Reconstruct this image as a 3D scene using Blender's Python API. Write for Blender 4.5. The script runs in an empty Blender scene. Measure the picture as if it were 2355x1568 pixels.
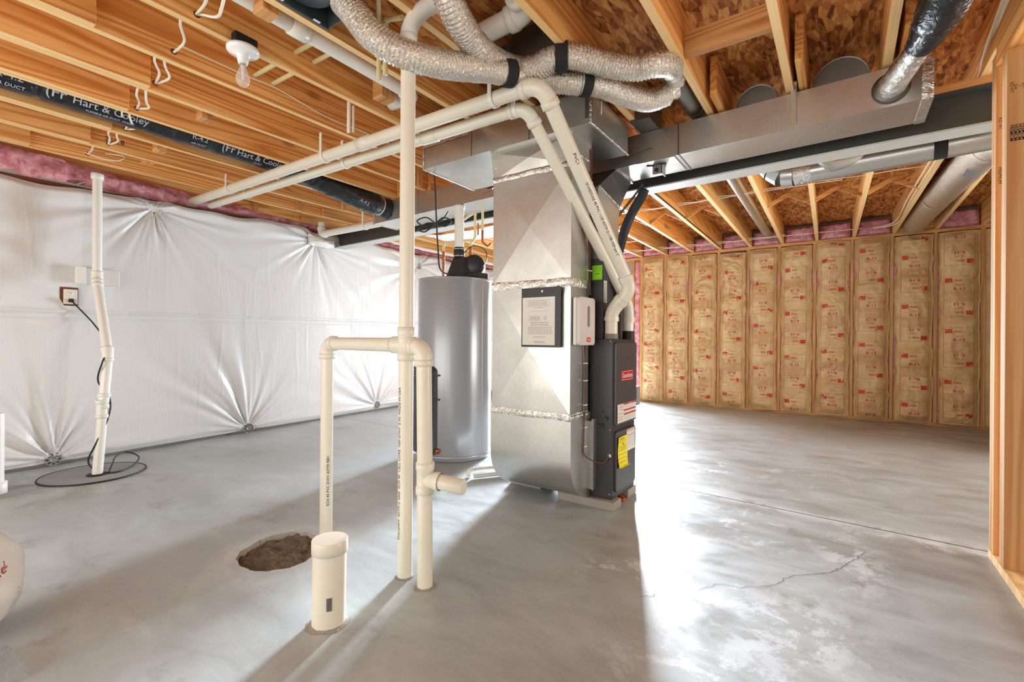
import bpy, math, random
import numpy as np
from mathutils import Vector, Matrix, noise
from mathutils.geometry import tessellate_polygon
random.seed(7)
S = bpy.context.scene
COL = S.collection

# ------------------------------------------------------------------ camera
TH, RHO, CAMH = math.radians(35.02), math.radians(0.42), 0.98
Fv = Vector((-math.sin(TH), math.cos(TH), 0)); Rv = Vector((math.cos(TH), math.sin(TH), 0)); Zv = Vector((0, 0, 1))
right = Rv * math.cos(RHO) + Zv * math.sin(RHO)
up = Zv * math.cos(RHO) - Rv * math.sin(RHO)
cam = bpy.data.cameras.new('camera'); cam.sensor_width = 36; cam.lens = 1081 / 2355 * 36; cam.shift_y = -4.5 / 2355
cam.clip_start = 0.02
camo = bpy.data.objects.new('camera', cam); COL.objects.link(camo)
m = Matrix.Identity(4)
for i in range(3):
    m[i][0] = right[i]; m[i][1] = up[i]; m[i][2] = -Fv[i]
m[2][3] = CAMH
camo.matrix_world = m
S.camera = camo

# ------------------------------------------------------------------ light
S.view_settings.view_transform = 'Standard'; S.view_settings.look = 'None'
S.view_settings.gamma = 1; S.view_settings.use_curve_mapping = False
S.view_settings.exposure = 0.0
W = bpy.data.worlds.new('world'); S.world = W; W.use_nodes = True
bg = W.node_tree.nodes['Background']; bg.inputs[0].default_value = (1.0, 0.97, 0.92, 1); bg.inputs[1].default_value = 0.75

def area(name, loc, size, aim, power, color=(1, 1, 1), spread=180):
    l = bpy.data.lights.new(name, 'AREA'); l.shape = 'RECTANGLE'; l.size, l.size_y = size; l.energy = power; l.color = color
    l.spread = math.radians(spread)
    o = bpy.data.objects.new(name, l); COL.objects.link(o); o.location = loc
    o.rotation_euler = (Vector(aim) - Vector(loc)).to_track_quat('-Z', 'Y').to_euler()
    return o
# daylight through the glass door in the far wall, behind the furnace
area('daylight_door', (-3.35, 7.66, 1.10), (0.75, 1.75), (-1.1, 1.5, 0.35), 330, (0.80, 0.90, 1.0), 115)
area('daylight_outdoors', (-5.1, 12.0, 2.0), (1.3, 1.5), (-2.4, 5.4, 0.9), 1080, (0.80, 0.90, 1.0), 70)
# added fill lamps, one behind the camera, one at right; no such source seen
area('added_room_fill', (-2.2, -2.6, 0.95), (5.0, 1.7), (-1.8, 4.0, 1.6), 118, (1.0, 0.95, 0.88))
area('added_side_fill', (3.6, 4.2, 1.2), (3.0, 1.8), (-1.0, 5.6, 1.3), 165, (1.0, 0.95, 0.88))

# ------------------------------------------------------------------ materials
def srgb(r, g, b):
    f = lambda c: (c / 255) / 12.92 if c / 255 <= 0.04045 else ((c / 255 + 0.055) / 1.055) ** 2.4
    return (f(r), f(g), f(b), 1)

class Nt:
    def __init__(s, name, rough=0.5, metal=0.0, color=None, **kw):
        s.m = bpy.data.materials.new(name); s.m.use_nodes = True; s.t = s.m.node_tree
        s.b = s.t.nodes['Principled BSDF']; s.set('Roughness', rough); s.set('Metallic', metal)
        if color: s.set('Base Color', color)
        for k, v in kw.items(): s.set(k.replace('_', ' '), v)
    def set(s, k, v):
        if hasattr(v, 'links') or isinstance(v, bpy.types.NodeSocket): s.t.links.new(v, s.b.inputs[k])
        else: s.b.inputs[k].default_value = v
    def n(s, typ, ins=None, **props):
        nd = s.t.nodes.new('ShaderNode' + typ)
        for k, v in props.items(): setattr(nd, k, v)
        for k, v in (ins or {}).items():
            if isinstance(v, bpy.types.NodeSocket): s.t.links.new(v, nd.inputs[k])
            else: nd.inputs[k].default_value = v
        return nd
    def coord(s, kind='Object', scale=(1, 1, 1), rnd=True, rot=(0, 0, 0)):
        c = s.n('TexCoord').outputs[kind]
        if rnd:
            r = s.n('ObjectInfo').outputs['Random']
            v = s.n('VectorMath', {0: (37.7, 71.3, 53.1), 'Scale': r}, operation='SCALE').outputs[0]
            c = s.n('VectorMath', {0: c, 1: v}, operation='ADD').outputs[0]
        return s.n('Mapping', {'Vector': c, 'Scale': scale, 'Rotation': rot}).outputs[0]
    def noise(s, vec, scale=1, detail=4, rough=0.55, dist=0):
        return s.n('TexNoise', {'Vector': vec, 'Scale': scale, 'Detail': detail, 'Roughness': rough, 'Distortion': dist}).outputs[0]
    def ramp(s, fac, stops):
        r = s.n('ValToRGB', {0: fac}); e = r.color_ramp.elements
        while len(e) < len(stops): e.new(0.5)
        for i, (p, c) in enumerate(stops): e[i].position = p; e[i].color = c if len(c) == 4 else (*c, 1)
        return r.outputs[0]
    def mix(s, f, a, b, mode='MIX'):
        nd = s.n('Mix', data_type='RGBA', blend_type=mode)
        for k, v in ((0, f), (6, a), (7, b)):
            if isinstance(v, bpy.types.NodeSocket): s.t.links.new(v, nd.inputs[k])
            else: nd.inputs[k].default_value = v
        return nd.outputs[2]
    def math(s, op, a, b=0.0, c=0.0):
        return s.n('Math', {0: a, 1: b, 2: c}, operation=op).outputs[0]
    def rmap(s, v, a, b, c=0.0, d=1.0):
        return s.n('MapRange', {0: v, 1: a, 2: b, 3: c, 4: d}).outputs[0]
    def bump(s, h, strength=0.3, dist=0.01):
        s.set('Normal', s.n('Bump', {'Height': h, 'Strength': strength, 'Distance': dist}).outputs[0])

def wood(name, axis, light, mid, dark, rough=0.6, knots=0.5):
    w = Nt(name, rough)
    sc = [8.0, 8.0, 8.0]; sc['xyz'.index(axis)] = 0.42
    v = w.coord(scale=tuple(sc))
    warp = w.noise(v, 0.7, 2)
    wv = w.n('TexWave', {'Vector': w.n('VectorMath', {0: v, 1: w.n('VectorMath', {0: (3.0, 2.6, 4.6), 'Scale': warp}, operation='SCALE').outputs[0]}, operation='ADD').outputs[0],
             'Scale': 0.62, 'Distortion': 3.4, 'Detail': 3.0, 'Detail Scale': 1.2}, wave_type='BANDS', bands_direction='Z' if axis != 'z' else 'X').outputs[1]
    fine = w.noise(w.coord(scale=tuple(c * 7 for c in sc)), 1.3, 3)
    wv = w.math('POWER', wv, 2.2)
    f = w.math('ADD', w.math('MULTIPLY', wv, 0.5), w.math('MULTIPLY', fine, 0.5))
    c = w.ramp(f, [(0.12, light), (0.45, mid), (0.95, dark)])
    kv = [2.6, 2.6, 2.6]; kv['xyz'.index(axis)] = 1.25
    vo = w.n('TexVoronoi', {'Vector': w.coord(scale=tuple(kv)), 'Scale': 1.0}).outputs[0]
    k = w.rmap(vo, 0.035, 0.085, knots, 0.0)
    c = w.mix(k, c, (dark[0] * 0.25, dark[1] * 0.18, dark[2] * 0.15, 1))
    tone = w.rmap(w.n('ObjectInfo').outputs['Random'], 0, 1, 0.86, 1.12)
    c = w.mix(1.0, c, w.n('CombineColor', {0: tone, 1: tone, 2: tone}).outputs[0], 'MULTIPLY')
    w.set('Base Color', c); w.bump(f, 0.12, 0.002)
    return w.m

MT = {}
MT['joist'] = wood('joist_pine', 'y', srgb(244, 194, 124), srgb(226, 158, 84), srgb(194, 116, 50))
MT['joist_far'] = wood('far_joist_pine', 'y', srgb(242, 194, 122), srgb(232, 172, 96), srgb(192, 120, 54))
MT['wood_x'] = wood('cross_pine', 'x', srgb(222, 166, 104), srgb(206, 146, 84), srgb(166, 102, 52))
MT['wood_z'] = wood('stud_pine', 'z', srgb(224, 176, 120), srgb(212, 156, 96), srgb(190, 128, 72), knots=0.45)
MT['wood_pale'] = wood('pale_pine', 'z', srgb(232, 200, 150), srgb(222, 184, 130), srgb(200, 156, 100))

e_ = Nt('edge_grain_lit_pine', 0.6)   # straight fine edge grain, paled with floor-bounce light painted into its colour
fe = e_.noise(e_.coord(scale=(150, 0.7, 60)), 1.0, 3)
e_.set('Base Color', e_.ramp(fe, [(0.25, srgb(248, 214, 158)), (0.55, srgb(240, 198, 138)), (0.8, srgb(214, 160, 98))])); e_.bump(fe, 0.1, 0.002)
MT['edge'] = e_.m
o = Nt('osb', 0.65)
vb = o.coord(rnd=False)
d1 = o.n('VectorMath', {0: vb, 1: o.n('VectorMath', {0: o.n('TexNoise', {'Vector': vb, 'Scale': 3.0, 'Detail': 2.0}).outputs[1], 'Scale': 0.10}, operation='SCALE').outputs[0]}, operation='ADD').outputs[0]
v1 = o.n('TexVoronoi', {'Vector': o.n('Mapping', {'Vector': d1, 'Scale': (34, 11, 9), 'Rotation': (0, 0, 0.5)}).outputs[0], 'Scale': 1.0})
v2 = o.n('TexVoronoi', {'Vector': o.n('Mapping', {'Vector': d1, 'Scale': (62, 20, 9), 'Rotation': (0, 0, -0.45)}).outputs[0], 'Scale': 1.0})
sa = o.n('SeparateColor', {0: v1.outputs[1]}).outputs[0]; sb = o.n('SeparateColor', {0: v2.outputs[1]}).outputs[1]
f = o.math('ADD', o.math('MULTIPLY', sa, 0.55), o.math('MULTIPLY', sb, 0.45))
f = o.math('ADD', o.math('MULTIPLY', f, 0.8), o.math('MULTIPLY', o.noise(o.n('Mapping', {'Vector': vb, 'Scale': (90, 12, 9), 'Rotation': (0, 0, 0.2)}).outputs[0], 1, 3), 0.3))
o.set('Base Color', o.ramp(f, [(0.2, srgb(112, 62, 24)), (0.45, srgb(176, 108, 50)), (0.62, srgb(208, 140, 72)), (0.85, srgb(234, 180, 110))]))
o.bump(f, 0.4, 0.003)
MT['osb'] = o.m

# concrete floor with stains, a saw-cut joint and chalky efflorescence
c = Nt('concrete_floor', 0.4)
p = c.coord(rnd=False)
big = c.noise(p, 0.9, 5, 0.6, 0.6); med = c.noise(c.n('Mapping', {'Vector': p, 'Scale': (1.0, 2.2, 1), 'Rotation': (0, 0, 0.5)}).outputs[0], 2.6, 6, 0.62, 0.8); fin = c.noise(p, 60, 4, 0.7)
f = c.math('ADD', c.math('MULTIPLY', big, 0.55), c.math('MULTIPLY', med, 0.55))
base = c.ramp(f, [(0.34, srgb(136, 137, 134)), (0.5, srgb(166, 169, 170)), (0.62, srgb(180, 185, 187)), (0.75, srgb(198, 203, 206))])
base = c.mix(c.rmap(fin, 0.3, 0.75, 0.0, 0.25), base, srgb(212, 208, 200))
sx = c.n('SeparateXYZ', {0: p}); X, Y = sx.outputs[0], sx.outputs[1]
def blob(x, y, rx, ry, soft=0.5):
    a = c.math('DIVIDE', c.math('SUBTRACT', X, x), rx); b = c.math('DIVIDE', c.math('SUBTRACT', Y, y), ry)
    return c.rmap(c.math('SQRT', c.math('ADD', c.math('MULTIPLY', a, a), c.math('MULTIPLY', b, b))), 1 - soft, 1 + soft, 1.0, 0.0)
splat = c.noise(p, 6.0, 9, 0.74, 0.35)
mask = None
for args, th in (((0.04, 2.6, 0.12, 0.33), 0.47), ((-0.15, 1.85, 0.2, 0.28), 0.46), ((-0.45, 2.75, 0.35, 0.3), 0.52), ((-0.22, 1.45, 0.35, 0.22), 0.48), ((-0.45, 2.0, 0.2, 0.2), 0.5),
                 ((-0.75, 1.95, 0.16, 0.2), 0.5), ((-1.0, 3.9, 1.0, 0.5), 0.53), ((0.3, 3.05, 0.4, 0.12), 0.48)):
    e = c.math('MULTIPLY', blob(*args), c.rmap(splat, th + 0.02, th + 0.09))
    mask = e if mask is None else c.math('MAXIMUM', mask, e)
jd = c.math('ABSOLUTE', c.math('SUBTRACT', Y, c.math('ADD', 3.128, c.math('MULTIPLY', X, -0.068))))
mask = c.math('MAXIMUM', mask, c.math('MULTIPLY', c.rmap(jd, 0.0, 0.09, 0.9, 0.0), c.math('MULTIPLY', c.rmap(splat, 0.42, 0.5), c.rmap(X, -1.2, -0.9))))
pit = c.math('MULTIPLY', c.rmap(c.math('SUBTRACT', blob(-2.06, 1.19, 0.27, 0.29, 0.3), 0.0), 0.05, 0.6), c.rmap(splat, 0.38, 0.55, 0.2, 1.0))
mask = c.math('MAXIMUM', mask, c.math('MULTIPLY', pit, 0.6))
base = c.mix(c.math('MULTIPLY', mask, 0.75), base, srgb(228, 231, 236))
# rusty brown staining along the insulated wall and in the middle
br = c.math('MULTIPLY', c.rmap(Y, 4.9, 6.6), c.math('MULTIPLY', c.rmap(X, -1.4, 0.2), c.rmap(med, 0.4, 0.6)))
base = c.mix(c.math('MULTIPLY', br, 0.65), base, srgb(140, 112, 90))
dk = c.math('MULTIPLY', blob(-4.25, 0.9, 0.62, 0.5, 0.4), c.rmap(med, 0.42, 0.6))
base = c.mix(c.math('MULTIPLY', dk, 0.55), base, srgb(120, 112, 96))
dirt = c.rmap(c.noise(p, 3.3, 6, 0.7), 0.58, 0.72)
base = c.mix(c.math('MULTIPLY', dirt, 0.5), base, srgb(118, 104, 88))
jl = c.math('SUBTRACT', 1.0, c.rmap(jd, 0.0035, 0.007)); 
jm = c.math('MULTIPLY', jl, c.rmap(X, -1.35, -1.3))
jd2 = c.math('ABSOLUTE', c.math('SUBTRACT', Y, 3.53))
jm2 = c.math('MULTIPLY', c.math('SUBTRACT', 1.0, c.rmap(jd2, 0.002, 0.006)), c.rmap(X, -2.6, -2.7))
jj = c.math('MAXIMUM', jm, jm2)
base = c.mix(1.0, base, (0.95, 1.0, 1.02, 1), 'MULTIPLY')
base = c.mix(jj, base, srgb(60, 58, 56))
c.set('Base Color', base)
c.set('Roughness', c.rmap(med, 0.35, 0.65, 0.3, 0.5))
c.bump(c.math('SUBTRACT', c.math('ADD', c.math('MULTIPLY', fin, 0.15), med), c.math('MULTIPLY', jj, 3.0)), 0.12, 0.006)
MT['floor'] = c.m

def simple(name, col, rough=0.5, metal=0.0, bump=None, var=0.0, **kw):
    s = Nt(name, rough, metal, col, **kw)
    if var:
        v = s.coord(); f = s.noise(v, 9, 5, 0.65)
        s.set('Base Color', s.mix(s.rmap(f, 0.3, 0.75, 0, var), col, tuple(x * 0.45 for x in col[:3]) + (1,)))
    if bump:
        s.bump(s.noise(s.coord(), bump[0], 4), bump[1], bump[2])
    return s.m
MT['pvc'] = simple('cream_pvc', srgb(230, 224, 207), 0.33, var=0.1)
MT['pvc_white'] = simple('white_pvc', srgb(236, 234, 226), 0.33, var=0.06)
MT['cpvc'] = simple('yellow_cpvc', srgb(224, 208, 158), 0.35)
MT['copper'] = simple('copper', srgb(184, 112, 76), 0.35, 0.9, var=0.5)
MT['tank'] = simple('grey_enamel', srgb(158, 160, 164), 0.24, 0.25)
MT['black'] = simple('black_plastic', srgb(38, 38, 40), 0.4)
MT['dark'] = simple('charcoal_plastic', srgb(58, 61, 66), 0.4)
MT['rubber'] = simple('black_rubber', srgb(24, 24, 25), 0.6)
MT['furnace'] = simple('charcoal_steel', srgb(66, 64, 65), 0.36, 0.35)
MT['furnace_door'] = simple('charcoal_door', srgb(84, 80, 80), 0.33, 0.35)
MT['white'] = simple('white_plastic', srgb(232, 230, 226), 0.4)
MT['porcelain'] = simple('porcelain', srgb(246, 246, 246), 0.15)
MT['paper'] = simple('paper', srgb(228, 226, 216), 0.6)
MT['ink'] = simple('black_ink', srgb(30, 28, 30), 0.6)
MT['greyink'] = simple('grey_ink', srgb(120, 118, 116), 0.6)
MT['silverink'] = simple('silver_print', srgb(188, 194, 204), 0.45)
MT['red'] = simple('red_print', srgb(196, 62, 44), 0.5)
MT['redpale'] = simple('pale_red_print', srgb(196, 126, 96), 0.6)
MT['badge'] = simple('red_badge', srgb(190, 30, 30), 0.35)
MT['orange'] = simple('orange_label', srgb(214, 88, 40), 0.5)
MT['yellow'] = simple('yellow_tag', srgb(240, 222, 20), 0.5)
MT['green'] = simple('green_sticker', srgb(150, 232, 30), 0.5)
MT['cable'] = simple('white_cable', srgb(240, 232, 212), 0.45)
MT['blackcable'] = simple('black_cable', srgb(34, 36, 40), 0.45)
MT['brownwire'] = simple('brown_wire', srgb(104, 58, 42), 0.5)
MT['block'] = simple('concrete_block', srgb(164, 158, 148), 0.9, bump=(60, 0.5, 0.004), var=0.3)
MT['gravel'] = simple('gravel_dirt', srgb(140, 124, 106), 0.95, bump=(70, 1.0, 0.02), var=0.8)
MT['beam'] = simple('grey_painted_steel', srgb(88, 90, 86), 0.4, 0.45, var=0.2)
MT['beam_flange'] = simple('worn_bounce_lit_steel', srgb(204, 204, 198), 0.4, 0.25, var=0.25)  # worn mottled steel, lightened further to paint in bounce light from the floor
MT['lid'] = simple('sump_lid', srgb(150, 152, 152), 0.5, var=0.5, bump=(20, 0.2, 0.004))
MT['concrete'] = simple('wall_concrete', srgb(176, 170, 160), 0.9, bump=(24, 0.4, 0.006), var=0.3)
MT['fan'] = simple('fan_steel', srgb(92, 102, 104), 0.4, 0.6, var=0.3)
MT['tape'] = simple('black_tape', srgb(24, 24, 26), 0.8, bump=(120, 0.6, 0.002))
MT['seal'] = simple('brown_sill', srgb(112, 60, 34), 0.8, var=0.4)

g = Nt('galvanised', 0.34, 0.9)
v = g.coord(); vo = g.n('TexVoronoi', {'Vector': v, 'Scale': 90.0}); cl = g.noise(v, 3.0, 4, 0.6)
sp = g.n('SeparateColor', {0: vo.outputs[1]}).outputs[0]
g.set('Base Color', g.mix(g.rmap(g.math('ADD', g.math('MULTIPLY', sp, 0.12), cl), 0.3, 0.9), srgb(210, 209, 204), srgb(182, 181, 176)))
g.set('Roughness', g.rmap(cl, 0.3, 0.7, 0.27, 0.42)); g.bump(g.noise(v, 2.2, 2), 0.25, 0.02)
MT['galv'] = g.m
g = Nt('dark_galvanised', 0.42, 0.85); v = g.coord(); g.set('Base Color', g.mix(g.noise(v, 8, 5), srgb(96, 96, 92), srgb(132, 130, 124))); MT['galvdark'] = g.m
g = Nt('foil_tape', 0.22, 1.0, srgb(222, 218, 212)); v = g.coord(); g.bump(g.noise(v, 38, 5, 0.6, 1.5), 0.7, 0.01); MT['foil'] = g.m
g = Nt('foil_flex', 0.27, 1.0, srgb(224, 217, 206)); v = g.coord(); g.bump(g.noise(v, 70, 5, 0.65, 1.2), 0.9, 0.008); MT['flex'] = g.m
g = Nt('black_jacket', 0.24, 0.0, srgb(24, 26, 31)); v = g.coord(); g.bump(g.noise(v, 20, 5, 0.55, 1.2), 0.6, 0.015); g.set('Specular IOR Level', 0.6); MT['jacket'] = g.m
g = Nt('clear_film', 0.12, 0.0, srgb(235, 238, 240)); g.set('Transmission Weight', 0.85); g.set('Roughness', 0.2); g.set('Alpha', 0.6); v = g.coord(); g.bump(g.noise(v, 26, 4, 0.6, 1.5), 0.7, 0.02); MT['film'] = g.m
g = Nt('bulb_glass', 0.06, 0.0, (0.9, 0.88, 0.85, 1)); g.set('Alpha', 0.26); MT['glass'] = g.m
g = Nt('door_glass', 0.02, 0.0, (0.9, 0.95, 1, 1)); g.set('Alpha', 0.08); MT['pane'] = g.m
g = Nt('pink_fiberglass', 0.95); v = g.coord(); f = g.noise(v, 14, 6, 0.65, 0.8)
g.set('Base Color', g.ramp(f, [(0.3, srgb(196, 110, 120)), (0.5, srgb(232, 158, 168)), (0.7, srgb(246, 198, 200))])); g.bump(f, 0.9, 0.03); MT['pink'] = g.m
g = Nt('kraft_paper', 0.5); v = g.coord(); f = g.noise(v, 5, 6, 0.6, 0.6)
g.set('Base Color', g.ramp(f, [(0.3, srgb(196, 160, 108)), (0.55, srgb(218, 186, 134)), (0.75, srgb(232, 204, 156))]))
w1 = g.noise(g.n('Mapping', {'Vector': v, 'Rotation': (0, 0.5, 0), 'Scale': (1, 1, 2.2)}).outputs[0], 6, 5, 0.55, 0.9); g.bump(w1, 0.3, 0.02); g.set('Specular IOR Level', 0.6); MT['kraft'] = g.m
g = Nt('white_vinyl', 0.33); v = g.coord(rnd=False)
w1 = g.noise(g.n('Mapping', {'Vector': v, 'Scale': (1, 5.0, 1.0)}).outputs[0], 5.5, 5, 0.55, 0.9); w2 = g.noise(v, 150, 2)
g.set('Base Color', srgb(222, 222, 222)); g.bump(g.math('ADD', w1, g.math('MULTIPLY', w2, 0.03)), 0.13, 0.02); MT['vinyl'] = g.m

# ------------------------------------------------------------------ mesh helpers
WLOC = {}
def perp(d):
    d = Vector(d).normalized(); a = Vector((0, 0, 1)) if abs(d.z) < 0.9 else Vector((1, 0, 0))
    u = d.cross(a).normalized(); return u, d.cross(u).normalized()

class M:
    def __init__(s): s.v = []; s.f = []; s.sm = []; s.mi = []
    def add(s, vs, fs, smooth=False, mi=0):
        n = len(s.v); s.v += [tuple(x) for x in vs]
        for q in fs: s.f.append(tuple(n + i for i in q)); s.sm.append(smooth); s.mi.append(mi)
        return s
    def box(s, x0, x1, y0, y1, z0, z1, mi=0, bev=0.0):
        if bev:
            b = bev; xs = (x0, x1); ys = (y0, y1); zs = (z0, z1)
            pts = []; idx = {}
            for i in (0, 1):
                for j in (0, 1):
                    for k in (0, 1):
                        sx, sy, sz = (1, -1)[i], (1, -1)[j], (1, -1)[k]
                        for a, d in enumerate(((0, b, b), (b, 0, b), (b, b, 0))):
                            idx[(i, j, k, a)] = len(pts); pts.append((xs[i] + sx * d[0], ys[j] + sy * d[1], zs[k] + sz * d[2]))
            fs = []
            for a in range(3):
                for side in (0, 1):
                    ring = [(0, 0), (1, 0), (1, 1), (0, 1)]
                    q = []
                    for (p_, q_) in ring:
                        ijk = [0, 0, 0]; ijk[a] = side; o1, o2 = [t for t in range(3) if t != a]; ijk[o1] = p_; ijk[o2] = q_
                        q.append(idx[(*ijk, a)])
                    fs.append(q)
            for a in range(3):
                o1, o2 = [t for t in range(3) if t != a]
                for p_ in (0, 1):
                    for q_ in (0, 1):
                        l = []
                        for e, ax in ((0, o1), (0, o2), (1, o2), (1, o1)):
                            ijk = [0, 0, 0]; ijk[a] = e; ijk[o1] = p_; ijk[o2] = q_; l.append(idx[(*ijk, ax)])
                        fs.append(l)
            for i in (0, 1):
                for j in (0, 1):
                    for k in (0, 1): fs.append([idx[(i, j, k, a)] for a in range(3)])
            return s.add(pts, fs, False, mi)
        return s.add([(x0, y0, z0), (x1, y0, z0), (x1, y1, z0), (x0, y1, z0), (x0, y0, z1), (x1, y0, z1), (x1, y1, z1), (x0, y1, z1)],
                     [(0, 3, 2, 1), (4, 5, 6, 7), (0, 1, 5, 4), (1, 2, 6, 5), (2, 3, 7, 6), (3, 0, 4, 7)], False, mi)
    def hexa(s, p, mi=0):   # 8 points ordered as in box
        return s.add(p, [(0, 3, 2, 1), (4, 5, 6, 7), (0, 1, 5, 4), (1, 2, 6, 5), (2, 3, 7, 6), (3, 0, 4, 7)], False, mi)
    def bar(s, a, b, w, t, upv=(0, 0, 1), mi=0):
        a, b = Vector(a), Vector(b); d = (b - a).normalized(); u = d.cross(Vector(upv)).normalized(); n = u.cross(d).normalized()
        u *= w / 2; n *= t / 2
        return s.hexa([a - u - n, b - u - n, b + u - n, a + u - n, a - u + n, b - u + n, b + u + n, a + u + n], mi)
    def tube(s, path, r, n=16, caps=True, mi=0, fn=None, smooth=True):
        P = [Vector(p) for p in path]; N = len(P); rs = r if isinstance(r, (list, tuple)) else [r] * N
        T = [(P[min(i + 1, N - 1)] - P[max(i - 1, 0)]).normalized() for i in range(N)]
        u, w = perp(T[0]); vs = []
        for i in range(N):
            if i:
                q = T[i - 1].rotation_difference(T[i]); u = q @ u; w = q @ w
            for k in range(n):
                a = 2 * math.pi * k / n; rr = rs[i] if fn is None else rs[i] * fn(i, a)
                vs.append(P[i] + (u * math.cos(a) + w * math.sin(a)) * rr)
        fs = [(i * n + k, i * n + (k + 1) % n, (i + 1) * n + (k + 1) % n, (i + 1) * n + k) for i in range(N - 1) for k in range(n)]
        s.add(vs, fs, smooth, mi)
        if caps:
            s.add(vs[:n], [tuple(range(n))[::-1]], False, mi); s.add(vs[-n:], [tuple(range(n))], False, mi)
        return s
    def cyl(s, a, b, r, r2=None, n=24, caps=True, mi=0): return s.tube([a, b], [r, r if r2 is None else r2], n, caps, mi)
    def lathe(s, prof, c, n=32, mi=0, axis=(0, 0, 1), smooth=True):
        a = Vector(axis); u, w = perp(a); c = Vector(c); vs = []
        for r, h in prof:
            for k in range(n):
                t = 2 * math.pi * k / n; vs.append(c + a * h + (u * math.cos(t) + w * math.sin(t)) * r)
        fs = [(i * n + k, i * n + (k + 1) % n, (i + 1) * n + (k + 1) % n, (i + 1) * n + k) for i in range(len(prof) - 1) for k in range(n)]
        return s.add(vs, fs, smooth, mi)
    def poly(s, pts, mi=0): return s.add(pts, [tuple(range(len(pts)))], False, mi)
    def grid(s, nu, nv, fn, mi=0, smooth=True):
        vs = [fn(i / nu, j / nv) for j in range(nv + 1) for i in range(nu + 1)]
        fs = [(j * (nu + 1) + i, j * (nu + 1) + i + 1, (j + 1) * (nu + 1) + i + 1, (j + 1) * (nu + 1) + i) for j in range(nv) for i in range(nu)]
        return s.add(vs, fs, smooth, mi)
    def text(s, string, size, fn, mi=0, align='CENTER', shear=0.0, wide=1.0, bold=0.0):
        vs, fs = text2d(string, align, shear, bold)
        return s.add([fn(x * size * wide, y * size) for x, y in vs], fs, False, mi)
    def rect(s, u0, u1, v0, v1, fn, mi=0, step=None):
        nu = max(1, int(abs(u1 - u0) / step)) if step else 1; nv = max(1, int(abs(v1 - v0) / step)) if step else 1
        return s.grid(nu, nv, lambda a, b: fn(u0 + (u1 - u0) * a, v0 + (v1 - v0) * b), mi, False)
    def build(s, name, mats, parent=None, label=None, cat=None, group=None, kind=None, origin=True):
        me = bpy.data.meshes.new(name)
        V = np.array(s.v, dtype=np.float64)
        off = np.zeros(3)
        if parent is not None: off = np.array(WLOC[parent.name])
        elif origin: off = np.array([(V[:, 0].min() + V[:, 0].max()) / 2, (V[:, 1].min() + V[:, 1].max()) / 2, V[:, 2].min()])
        me.from_pydata((V - off).tolist(), [], s.f)
        for mt in (mats if isinstance(mats, (list, tuple)) else [mats]): me.materials.append(MT[mt])
        me.polygons.foreach_set('use_smooth', s.sm); me.polygons.foreach_set('material_index', s.mi); me.validate(); me.update()
        ob = bpy.data.objects.new(name, me); COL.objects.link(ob)
        if parent is not None: ob.parent = parent; WLOC[ob.name] = WLOC[parent.name]
        else: ob.location = off; WLOC[ob.name] = tuple(off)
        for k, v_ in (('label', label), ('category', cat), ('group', group), ('kind', kind)):
            if v_: ob[k] = v_
        return ob

TXT = {}
def text2d(string, align, shear, bold):
    key = (string, align, shear, bold)
    if key not in TXT:
        cu = bpy.data.curves.new('t', 'FONT'); cu.body = string; cu.align_x = align; cu.align_y = 'CENTER'; cu.resolution_u = 2; cu.shear = shear; cu.offset = bold
        ob = bpy.data.objects.new('t', cu); COL.objects.link(ob)
        dg = bpy.context.evaluated_depsgraph_get(); me = bpy.data.meshes.new_from_object(ob.evaluated_get(dg))
        TXT[key] = ([(v.co.x, v.co.y) for v in me.vertices], [tuple(p.vertices) for p in me.polygons])
        bpy.data.objects.remove(ob); bpy.data.curves.remove(cu); bpy.data.meshes.remove(me)
    return TXT[key]

def thing(name, label, cat, loc, group=None):
    e = bpy.data.objects.new(name, None); COL.objects.link(e); e.location = loc; e.empty_display_size = 0.05
    e['label'] = label; e['category'] = cat
    if group: e['group'] = group
    WLOC[e.name] = tuple(loc); return e
def struct(mb, name, mats): return mb.build(name, mats, kind='structure', origin=False)

def catmull(pts, per=8):
    P = [Vector(p) for p in pts]; P = [2 * P[0] - P[1]] + P + [2 * P[-1] - P[-2]]; out = []
    for i in range(1, len(P) - 2):
        a, b, c_, d = P[i - 1], P[i], P[i + 1], P[i + 2]
        for k in range(per):
            t = k / per; out.append(0.5 * ((2 * b) + (c_ - a) * t + (2 * a - 5 * b + 4 * c_ - d) * t * t + (3 * b - a - 3 * c_ + d) * t ** 3))
    out.append(P[-2]); return out
def resample(path, step):
    P = [Vector(p) for p in path]; L = [0.0]
    for a, b in zip(P, P[1:]): L.append(L[-1] + (b - a).length)
    n = max(2, int(round(L[-1] / step))); out = []; k = 0
    for i in range(n + 1):
        t = L[-1] * i / n
        while k < len(L) - 2 and L[k + 1] < t: k += 1
        d = L[k + 1] - L[k]; out.append(P[k].lerp(P[k + 1], (t - L[k]) / d if d > 1e-9 else 0))
    return out
def fr(o, u, v): 
    o, u, v = Vector(o), Vector(u).normalized(), Vector(v).normalized()
    return lambda a, b: o + u * a + v * b
def wrapf(c0, axis, r, facing, extra=0.0012):   # text round a cylinder: u runs along the axis, v round it
    c0, a = Vector(c0), Vector(axis).normalized(); f = Vector(facing); f = (f - a * f.dot(a)).normalized(); w = f.cross(a)
    w = -w if w.z < 0 else w
    return lambda u, v: c0 + a * u + (f * math.cos(v / r) + w * math.sin(v / r)) * (r + extra)

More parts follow.
